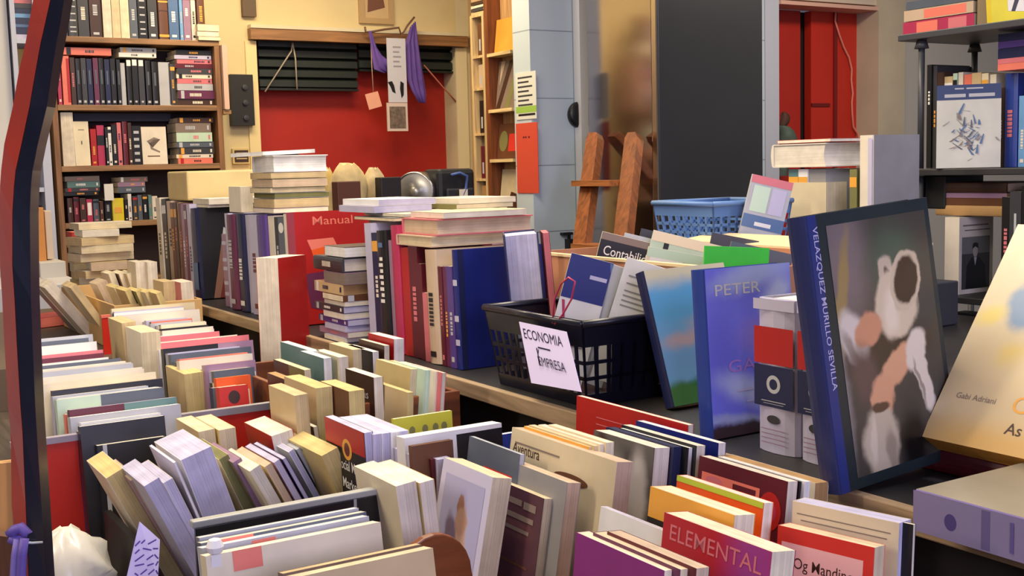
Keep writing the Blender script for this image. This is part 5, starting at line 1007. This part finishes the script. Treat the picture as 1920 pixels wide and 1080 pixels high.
bkx(1757, 161, XR+.004, .145, .012, 'L', (206,206,194), 'white book with a dark blue header and a grey ink drawing, face out', zs=zs2+.0006, yaw=-52, lean=-5, dec=sk_, pg='white')
# top shelf
z = zs1+.0006; y = Y_at(1818, XR+.04, 40)
lay((XR+.13, y+.10, z), .16, .21, .034, 90, 'rose', 'pink and rose mottled book lying lowest on the metal unit\'s top shelf', pg='cream', dec=[('r','S',.1,.1,.9,.35,'pink'),('r','S',.1,.5,.9,.8,'salmon')])
lay((XR+.13, y+.10, z+.036), .16, .205, .027, 90, 'beige', 'peach coloured book lying on the pink mottled one on the top shelf', pg='cream', dec=[('r','S',.1,.1,.9,.7,'salmon')])
lay((XR+.13, y+.10, z+.065), .15, .2, .02, 90, 'slate', 'slate book lying highest on the peach one on the top shelf', pg='cream')
tag(MB().box((XR+.05, Y_at(1856,XR+.05,20)+.006, z),(XR+.2, y-.012, z+.12), mat((128,112,84), .6)).build('brown_box', bevel=.003), 'brown box beside the yellow magazine on the top shelf', 'box')
bkx(1857, -30, XR+.03, .17, .02, 'L', 'yellow', 'yellow magazine with white pictures face out on the top shelf', zs=zs1+.0006, yaw=-20, lean=-6, dec=[('r','F',.25,.3,.95,.95,'ivory'),('p','F',[(.3,.3),(.36,.3),(.5,.9),(.42,.9)],'charcoal'),('r','F',.5,.4,.7,.9,'silver')], pg='ivory')
# lower shelf
right_row([(1770,1798,408,'ivory','white biography with a photo of a man in a dark suit',dict(hard=False, w=.13, dec=[('r','F',.08,.06,.9,.74,(60,60,58)),('r','F',.08,.52,.9,.74,(112,112,106)),('p','F',[(.2,.06),(.22,.36),(.36,.47),(.58,.47),(.76,.36),(.82,.06)],(18,18,20)),('p','F',[(.43,.47),(.47,.36),(.52,.47)],'silver'),('e','F',.47,.555,.075,.085,(170,160,148)),('p','F',[(.38,.58),(.4,.65),(.47,.665),(.55,.65),(.56,.58),(.47,.61)],(20,18,18)),('r','F',.1,.88,.85,.9,'taupe'),('r','F',.15,.82,.9,.835,'taupe')])),
 (1874,1890,370,'black','black book beside the man-photo biography on the lower shelf'),(1890,1912,360,'charcoal','dark grey book past the black one on the lower shelf',dict(dec=[('r','S',.4,.4,.6,.8,'silver')])),(1912,1945,350,'black','second black book past the dark grey one on the lower shelf')], zs3, XR+.03, 'books on the lower shelf of the metal unit', 480)
pz = atx(1800, 407, XR+.05).z+.003; yy = Y_at(1868, XR+.05, 380)
for k, (t, c) in enumerate(((.026,'kraft'),(.018,'brown'),(.012,'mauve'),(.026,'umber'),(.02,'taupe'))):
    if pz+t < zs2-.02: lay((XR+.13, yy+.075, pz), .15, .2, t*.97, 90, c, f'{cname(c)} book lying {ORD[k]} from the bottom in the pile over the man-photo biography', pg='beige', group='pile over the biography', hard=t > .02); pz += t
tag(MB().box((XR+.05, Y_at(1772,XR+.05,350), zs2-.1),(XR+.2, Y_at(1722,XR+.05,350)-.02, zs2-.017), mat((24,24,24), .5)).build('black_box', bevel=.003), 'black box hung under the middle shelf beside its bracket', 'box')
e2 = MB(); e2.box((XR+.02,.9,zs3-.2),(XR+.06,Y_at(1790,XR+.02,600),zs3-.04), mat('black', .4)); put_text(e2, 'lo', (XR+.0195, Y_at(1803,XR+.02,630), zs3-.12), (0,-1,0), (0,0,1), .05, mat('silver')); tag(e2.build('file_box', bevel=.002), 'black file box with white lettering below the lower shelf', 'box')
tag(MB().box((XR+.0,.6,0),(XR+.28,yl-.14,zs3-.21), mat((36,34,34), .6)).build('base_cabinet'), 'dark base cabinet below the metal shelf unit', 'cabinet')
# ---------- white books behind the art book ----------
rz = 1.27
tag(MB().box((2.03,1.70,TIER+.0008),(2.22,2.10,rz-.0005), mat('charcoal', .7, 0, .2, 8)).build('riser_carton', bevel=.003), 'dark carton under the white books behind the big art book', 'box')
G8 = 'white books behind the big art book'
right_row([(1477,1496,318,'teal','grey-green book first under the lying white book',dict(w=.14)),(1496,1514,318,'white','white book second under the lying white book',dict(w=.14)),(1514,1546,318,'grey','grey book third under the lying white book',dict(w=.14)),
 (1592,1606,318,'olive','olive lettered book between cream pages and the tall white book',dict(w=.1)),(1611,1638,254,'grey','tall book with white spine and plain grey cover behind the art book',dict(w=.15,spine='ivory',hard=True,dec=[('r','S',.7,.02,.98,.98,'lavender')]))], rz, 2.05, G8, 380)
bkx(1549, 342, 2.05, .12, .068, 'P', 'sand', 'thick book with cream page edge under the lying white book', zs=rz+.0006, pg='sand', dec=[], group=G8)
zt = atx(1545, 316, 2.05).z+.004; yb = Y_at(1548, 2.04, 300)
lay((2.04+.068, yb+.085, zt), .17, .135, .055, 0, 'ivory', 'thick white book lying flat on the row behind the art book', pg='ivory', hard=True, dec=[])
lay((2.05+.07, yb+.08, zt+.057), .17, .14, .008, 0, 'red', 'thin red book lying on top of the thick white one', pg='ivory')
# blue basket on a carton
tag(MB().box((1.745,1.985,TIER+.0008),(2.005,2.22,1.349), mat('kraft', .7, 0, .2, 8)).build('basket_carton', bevel=.003), 'brown carton under the blue plastic basket', 'box')
basket('blue_basket', 'blue plastic lattice basket before the steel cabinet', 1.765, 1.985, 2.0, 2.19, 1.3495, .105, mat((88,124,176), .45), .012, .022)
bkx(1412, 326, 1.84, .095, .01, 'L', 'silver', 'small pale picture card with a pink top standing in the blue basket', zs=1.354, yaw=-28, tip=-14, pg='white', dec=[('r','F',0,.88,1,1,'pink'),('r','F',.1,.45,.5,.85,'mint'),('r','F',.55,.45,.9,.85,'lavender'),('r','F',0,.2,1,.4,'steelblue'),('r','F',.3,.24,.7,.3,'white')])
# ================= bent post close to the camera =================
PT = [(-420,78,111,142),(-200,76,109,139),(-60,72,104,132),(0,62,94,120),(45,54,84,113),(80,48,76,106),(130,36,67,98),(200,24,55,88),(270,8,40,71),(320,2,29,61),(350,0,26,58),(400,-1,23,56),(500,0,23,57),(560,4,27,58),(640,8,31,61),(760,15,38,66),(810,20,42,69),(950,22,48,78),(1080,34,53,86)]
PD = 1.2
post = thing('bent_post', 'bent red and black lacquered post standing close at the aisle\'s end', 'post', loc=at if False else (atd(53,1080,PD).x, atd(53,1080,PD).y, 0)); I = Matrix.Translation(-Vector(post.location))
L_, M_, Rr = [], [], []
for y, a, b2, c in PT: L_.append(I @ atd(a, y, PD+.028)); M_.append(I @ atd(b2, y, PD)); Rr.append(I @ atd(c, y, PD+.012))
for arr in (L_, M_, Rr):
    d = (arr[-1]-arr[-2]).normalized(); d.x *= .3; d.y *= .3; d = d/abs(d.z); arr.append(arr[-1]+d*arr[-1].z)
bk_ = Vector((.012,.02,0))
redl = blobmat('lacquer', (150,42,28), [(0,0,0.001,0.001,0,(150,42,28),.5)], rough=.2); redl = mat((178,46,30), .22, .2, .5, 7, .8)
def strip(A, B, m, nm):
    mb = MB(); mb.grid([[a, b2, b2+bk_, a+bk_] for a, b2 in zip(A, B)], m, None, True); n = len(A)
    mb.face([A[0],A[0]+bk_,B[0]+bk_,B[0]], m); mb.face([A[-1],B[-1],B[-1]+bk_,A[-1]+bk_], m); return mb.build(nm, post)
o = strip(L_, M_, redl, 'red_side'); o['label'] = 'red copper-coloured side'
o = strip([p+Vector((.0006,0,0)) for p in M_], Rr, mat((14,16,30), .25, 0, 0, 30, .5), 'black_side'); o['label'] = 'blue-black side'
# ribbon and tie
rb = thing('ribbon', 'purple ribbon knotted round the bent post', 'ribbon', loc=atd(36,1000,PD)); I = Matrix.Translation(-Vector(rb.location)); vm = mat((96,76,150), .6)
pm = [atd(x,y,PD-.006) for x,y in ((18,1004),(28,994),(40,990),(50,1000),(44,1012),(30,1014),(20,1008))]; MB().tube([I @ p for p in pm], .006, vm, 8, True).build('knot', rb, True)
for dx in (0, 12): MB().tube([I @ atd(x+dx,y,PD-.008-.0005*dx) for x,y in ((34,1010),(30,1040),(28,1080),(26,1160))], .005, vm if dx else mat((120,104,170), .6), 6).build('tail', rb, True)
tag(MB().tube([atd(47,1017,PD-.014), atd(60,1018,PD-.008), atd(79,1017,PD+.004)], .0014, mat('silver', .4), 5).build('wire_tie', smooth=True), 'thin pale wire wound across the black side of the post', 'wire')
# wooden pieces left of the post
for k, (pts, c, lab) in enumerate(((((-30,872),(31,866)),(186,138,86),'tan wooden board standing behind the bent post, low in the aisle'), (((-40,1000),(24,1008)),(92,58,40),'dark brown wooden board standing before the tan one behind the post'))):
    D = 1.66-.07*k; P = [atd(x,y,D) for x,y in pts]; P += [Vector((P[1].x,P[1].y,.001)), Vector((P[0].x,P[0].y,.001))]; n = (P[1]-P[0]).cross(P[3]-P[0]).normalized()*.02; mb = MB(); Q = [p+n for p in P]; m = wood(c, .5, 2)
    mb.face(P, m); mb.face(Q[::-1], m)
    for j in range(4): i2 = (j+1)%4; mb.face([P[j],Q[j],Q[i2],P[i2]], m)
    tag(mb.build('wooden_board'), lab, 'board')
st_x = atd(-10, 1000, 1.75)
tag(MB().box((st_x.x-.16,st_x.y-.12,0),(st_x.x+.05,st_x.y+.25,.86), mat((70,52,40), .6)).build('wooden_stool', bevel=.004), 'dark wooden stand behind the bent post', 'stand') if False else None
# ================= narrow rack and display ledges on the alcove's side wall =================
XQ = 2.97
rk = thing('narrow_rack', 'narrow pale wooden rack of small compartments beside the niche', 'rack', loc=(XQ+.05, Y_at(898,XQ,250), 0)); I = Matrix.Translation(-Vector(rk.location)); pw = wood((214,184,132), .5, 2)
ya, yb_ = Y_at(887, XQ, 250), Y_at(912, XQ, 250)
zz = lambda y: atx(898, y, XQ).z
for y in (ya, yb_+.018): MB().box((XQ,y-.018,0),(XQ+.085,y,zz(26)), pw, I).build('stile', rk)
for y in (26, 104, 165, 250, 335, 408): MB().box((XQ,yb_+.0185,zz(y)-.012),(XQ+.085,ya-.0185,zz(y)), pw, I).build('ledge', rk)
MB().box((XQ+.08,yb_+.0185,.2),(XQ+.085,ya-.0185,zz(30)), mat('umber'), I).build('back_panel', rk)
for k, (y1, c) in enumerate(((104,'brown'),(165,'beige'),(250,'black'),(335,'maroon'),(408,'kraft'))):
    hh = (62 if k != 1 else 44)/2200*5.7
    book(Matrix.Translation((XQ+.016, (ya+yb_)/2, zz(y1)+.0006)) @ rot('L').to_4x4(), .055, hh, min(.04, (ya-yb_-.045)), c, f'{cname(c)} little book in the {("top","second","third","fourth","lowest")[k]} compartment of the narrow rack', dec=[('r','S',.3,.15,.7,.5,'silver')])
for k, (t, c) in enumerate(((.012,'tan'),(.014,'charcoal'),(.012,'ivory'),(.016,'umber'))):
    lay((XQ+.04, (ya+yb_)/2, zz(26)+.0006+k*.016), .07, .12, t*.96, 90, c, f'{cname(c)} booklet lying {ORD[k]} from the bottom on top of the narrow rack', pg='cream')
dl = thing('display_ledges', 'brown wooden display ledges holding face-out books beside the white pillar', 'display rack', loc=(XQ+.05, Y_at(940,XQ,250), 0)); I = Matrix.Translation(-Vector(dl.location))
yc_, yd_ = Y_at(913, XQ, 250), Y_at(964, XQ, 250); zq = lambda y: atx(940, y, XQ).z
MB().box((XQ+.0,yc_-.035,0),(XQ+.088,yc_-.001,zq(-60)), wood('chestnut', .5, 2), I).build('upright', dl); MB().box((XQ+.075,yd_,0),(XQ+.086,yc_-.036,zq(-60)), wood((190,150,100), .5, 2), I).build('back_panel', dl)
for y in (97, 204, 298, 412): MB().box((XQ-.01,yd_,zq(y)-.016),(XQ+.074,yc_-.036,zq(y)), wood((222,196,140), .5, 1), I).build('ledge', dl)
def onledge(y1, y0, cov, lab, dec=(), w=None, pic=None):
    z = zq(y1); h = zq(y0)-z; wd_ = w or (yc_-.05-yd_)
    bkm_ = Matrix.Translation((XQ+.03, yc_-.042, z+.0012)) @ rot('P', 0, -8).to_4x4() @ Matrix.Translation((0,0,0))
    book(Matrix.Translation((XQ+.035, yc_-.042, z+.002)) @ rot('P', 0, -7).to_4x4(), wd_*.97, h, .012, cov, lab, dec=list(dec), pic=pic, name='face_out_book')
onledge(97, 32, (206,150,56), 'amber book face out on the highest display ledge')
onledge(204, 112, 'taupe', 'grey-brown crinkled magazine face out on the second display ledge', [('p','F',[(0,0),(.2,0),(.7,1),(.5,1)],'umber'),('p','F',[(.4,0),(.6,0),(1,.8),(1,1),(.9,1)],'olive'),('p','F',[(.1,.5),(.3,1),(.1,1)],'beige')])
onledge(298, 232, 'brown', 'brown and red magazine face out on the third display ledge', [('r','F',.5,.2,1,.7,'scarlet'),('e','F',.25,.5,.2,.3,'olive')])
onledge(412, 318, 'sand', 'cream book with a dark picture face out on the lowest display ledge', [('p','F',[(.3,.1),(.9,.05),(.8,.5),(.5,.55)],'umber')])
# ================= back counter with bags, drum and monitor =================
CZ = 1.36
ctr = thing('back_counter', 'dark counter behind the tier carrying paper bags and a silver drum', 'counter', loc=(2.1, 4.6, 0)); I = Matrix.Translation(-Vector(ctr.location))
MB().box((1.5,4.32,CZ-.03),(2.7,4.86,CZ), wood((80,60,48), .5, 0), I).build('top', ctr); MB().box((1.54,4.36,0),(2.66,4.82,CZ-.031), mat((52,40,36), .6), I).build('body', ctr)
YK = 4.5; kx = lambda px, y=350: aty(px, y, YK)
mo = thing('monitor', 'small black monitor at the counter\'s end before the red wall', 'monitor', loc=(kx(527,300).x, YK, CZ)); I = Matrix.Translation(-Vector(mo.location))
MB().box((kx(495,300).x, YK, kx(527,316).z-.03),(kx(561,300).x, YK+.025, kx(527,288).z), mat((18,16,18), .35), I).build('screen', mo, bevel=.004); MB().box((kx(527,300).x-.02, YK+.005, CZ+.001),(kx(527,300).x+.02, YK+.02, kx(527,316).z-.031), mat('black'), I).build('stand', mo)
def lump(px, y0, y1, half, m, name, lab, cat, seed, Y=YK, fold=.25):
    r = random.Random(seed); c = aty(px, y1, Y); zt = aty(px, y0, Y).z; w = half/2200*5.0; mb = MB(); rows = []; ph = [r.uniform(0,6) for _ in range(5)]
    for k in range(12):
        f = k/11; rad = w*max(.12, (1-max(0,(f-.45)/.55)**2.4))**.5*(1-.05*math.sin(f*9+ph[0]))
        rows.append([(c.x+rad*(1+.10*math.sin(3*a+ph[1]+f*4)+.06*math.sin(7*a+ph[2]))*math.cos(a), Y+.045*rad/w*(1+.12*math.sin(4*a+ph[3]+f*3))*math.sin(a), CZ+.001+(zt-CZ)*f+(.006*math.sin(5*a+ph[4])*(0 < k))) for a in [2*math.pi*j/22 for j in range(22)]])
    mb.grid(rows, m, None, True); mb.face(rows[-1], m); mb.face(rows[0][::-1], m); return tag(mb.build(name, smooth=True), lab, cat)
pbm = mat((214,190,136), .8, 0, .45, 22)
lump(652, 308, 385, 38, pbm, 'paper_bag', 'big crumpled cream paper bag in the middle of the back counter', 'bag', 1)
lump(702, 316, 385, 24, mat((206,186,140), .8, 0, .45, 24), 'paper_bag', 'crumpled cream paper bag beside the dark box on the counter', 'bag', 2, 4.62)
lump(614, 316, 385, 18, mat((210,184,110), .8, 0, .4, 24), 'paper_bag', 'small yellowish crumpled bag beside the high book pile', 'bag', 3, 4.62)
def cbox(x0, x1, y0, y1, Y, dep, m, name, lab, cat='box'):
    z0 = CZ+.0008; mb = MB(); mb.box((aty(x0,y1,Y).x,Y,z0),(aty(x1,y1,Y).x,Y+dep,aty((x0+x1)/2,y0,Y).z), m); return tag(mb.build(name, bevel=.004), lab, cat)
cbox(634, 678, 340, 385, 4.35, .06, mat((84,44,30), .6), 'brown_box', 'dark red-brown box in front of the big cream bag')
cbox(640, 674, 352, 364, 4.325, .004, mat((206,178,130), .6), 'label_card', 'cream label on the front of the red-brown box', 'label') if False else None
cbox(716, 754, 332, 388, 4.40, .06, mat((30,26,28), .5), 'dark_carton', 'black box between the cream bags and the silver drum')
dr = thing('metal_drum', 'round silver metal drum standing on edge on the back counter', 'drum', loc=aty(783, 338, 4.55)); c = Vector((0,0,0))
rad = 39/2200*5.0; ax_ = Vector((-.72,-.69,.02)).normalized(); q = ax_.to_track_quat('Z','Y').to_matrix().to_4x4(); sm2 = mat((176,176,178), .28, 1)
dr.location.z = CZ+rad+.001
MB().lathe([(rad*.93,-.055),(rad,-.05),(rad,.045),(rad*.96,.055),(rad*.93,.055)], sm2, 36, q).build('rim', dr, True); MB().lathe([(0,.05),(rad*.25,.05),(rad*.25,.046),(rad*.93,.044)], mat((168,166,160), .4, .7), 36, q).build('face_plate', dr, True); MB().lathe([(rad*.93,-.054),(0,-.054)], sm2, 36, q).build('back_plate', dr, True)
MB().lathe([(0,.066),(.014,.064),(.018,.0505),(0,.0505)], mat((96,92,88), .4, .6), 16, q @ Matrix.Translation((0,-rad*.45,0))).build('knob', dr, True)
bb = thing('black_bag', 'upright black bag with a blue strap and white tag on the counter', 'bag', loc=aty(858, 400, 4.45)); bb.location.z = CZ; I = Matrix.Translation(-Vector(bb.location))
x0, x1 = aty(823,380,4.45).x, aty(893,380,4.45).x; zt = aty(858,316,4.45).z
mb = MB(); mb.box((x0,4.45,CZ+.001),(x1,4.6,zt), mat((20,20,24), .55), I); mb.build('body', bb, bevel=.02)
mb = MB(); mb.box((x0+.03,4.43,CZ+.01),(x1-.02,4.449,CZ+(zt-CZ)*.55), mat((34,36,42), .5), I); mb.build('pocket', bb, bevel=.008)
MB().tube([I @ aty(x,y,4.42) for x,y in ((846,328),(862,324),(876,330),(874,352),(868,366))], .006, mat((70,96,160), .5), 6).build('strap', bb, True)
MB().box((aty(861,362,4.42).x,4.415,aty(861,368,4.42).z),(aty(876,362,4.42).x,4.42,aty(861,355,4.42).z), mat('ivory'), I).build('tag', bb)
# low white cabinet under the orange binder, and supports for the boxes there
tag(MB().box((.42,4.95,0),(1.02,5.59,1.127), mat((206,206,210), .5)).build('white_cabinet', bevel=.004), 'low white cabinet between table and bookcase', 'cabinet')
# ================= lamps =================
def area(name, loc, target, sx, sy, power, col):
    l = bpy.data.lights.new(name, 'AREA'); l.shape = 'RECTANGLE'; l.size = sx; l.size_y = sy; l.energy = power; l.color = lin(col)
    o = bpy.data.objects.new(name, l); COL.objects.link(o); o.location = loc
    o.rotation_euler = (Vector(target)-Vector(loc)).to_track_quat('-Z', 'Y').to_euler(); return o
area('ceiling_lamp', (.9, 2.2, 2.95), (.95, 2.3, 0),   .5, 2.6, 62, (255,240,214))
area('alcove_lamp', (2.0, 4.9, 2.95), (2.1, 5.2, 0), 1.4, .4, 36, (255,230,190))
area('shop_window', (.2, -1.9, 2.1), (1.2, 2.2, 1.0), 2.2, 1.4, 62, (216,212,255))
area('right_lamp', (2.6, 1.0, 2.95), (2.3, 1.4, 0), .4, 1.6, 34, (240,238,255))
area('door_lamp', (4.2, 3.2, 2.95), (4.4, 3.8, 0), 1.0, .4, 26, (255,236,214))
area('post_fill_light', (-1.3, 2.0, 2.6), (.3, 1.4, 1.4), .25, 1.4, 30, (255,236,214))  # added fill light to brighten the red side of the post
w = bpy.data.worlds.new('world'); SC.world = w; w.use_nodes = True
w.node_tree.nodes['Background'].inputs[0].default_value = lin((150,150,175))+(1,); w.node_tree.nodes['Background'].inputs[1].default_value = .25
vs = SC.view_settings; vs.view_transform = 'Standard'; vs.look = 'None'; vs.exposure = .3; vs.gamma = 1; vs.use_curve_mapping = False
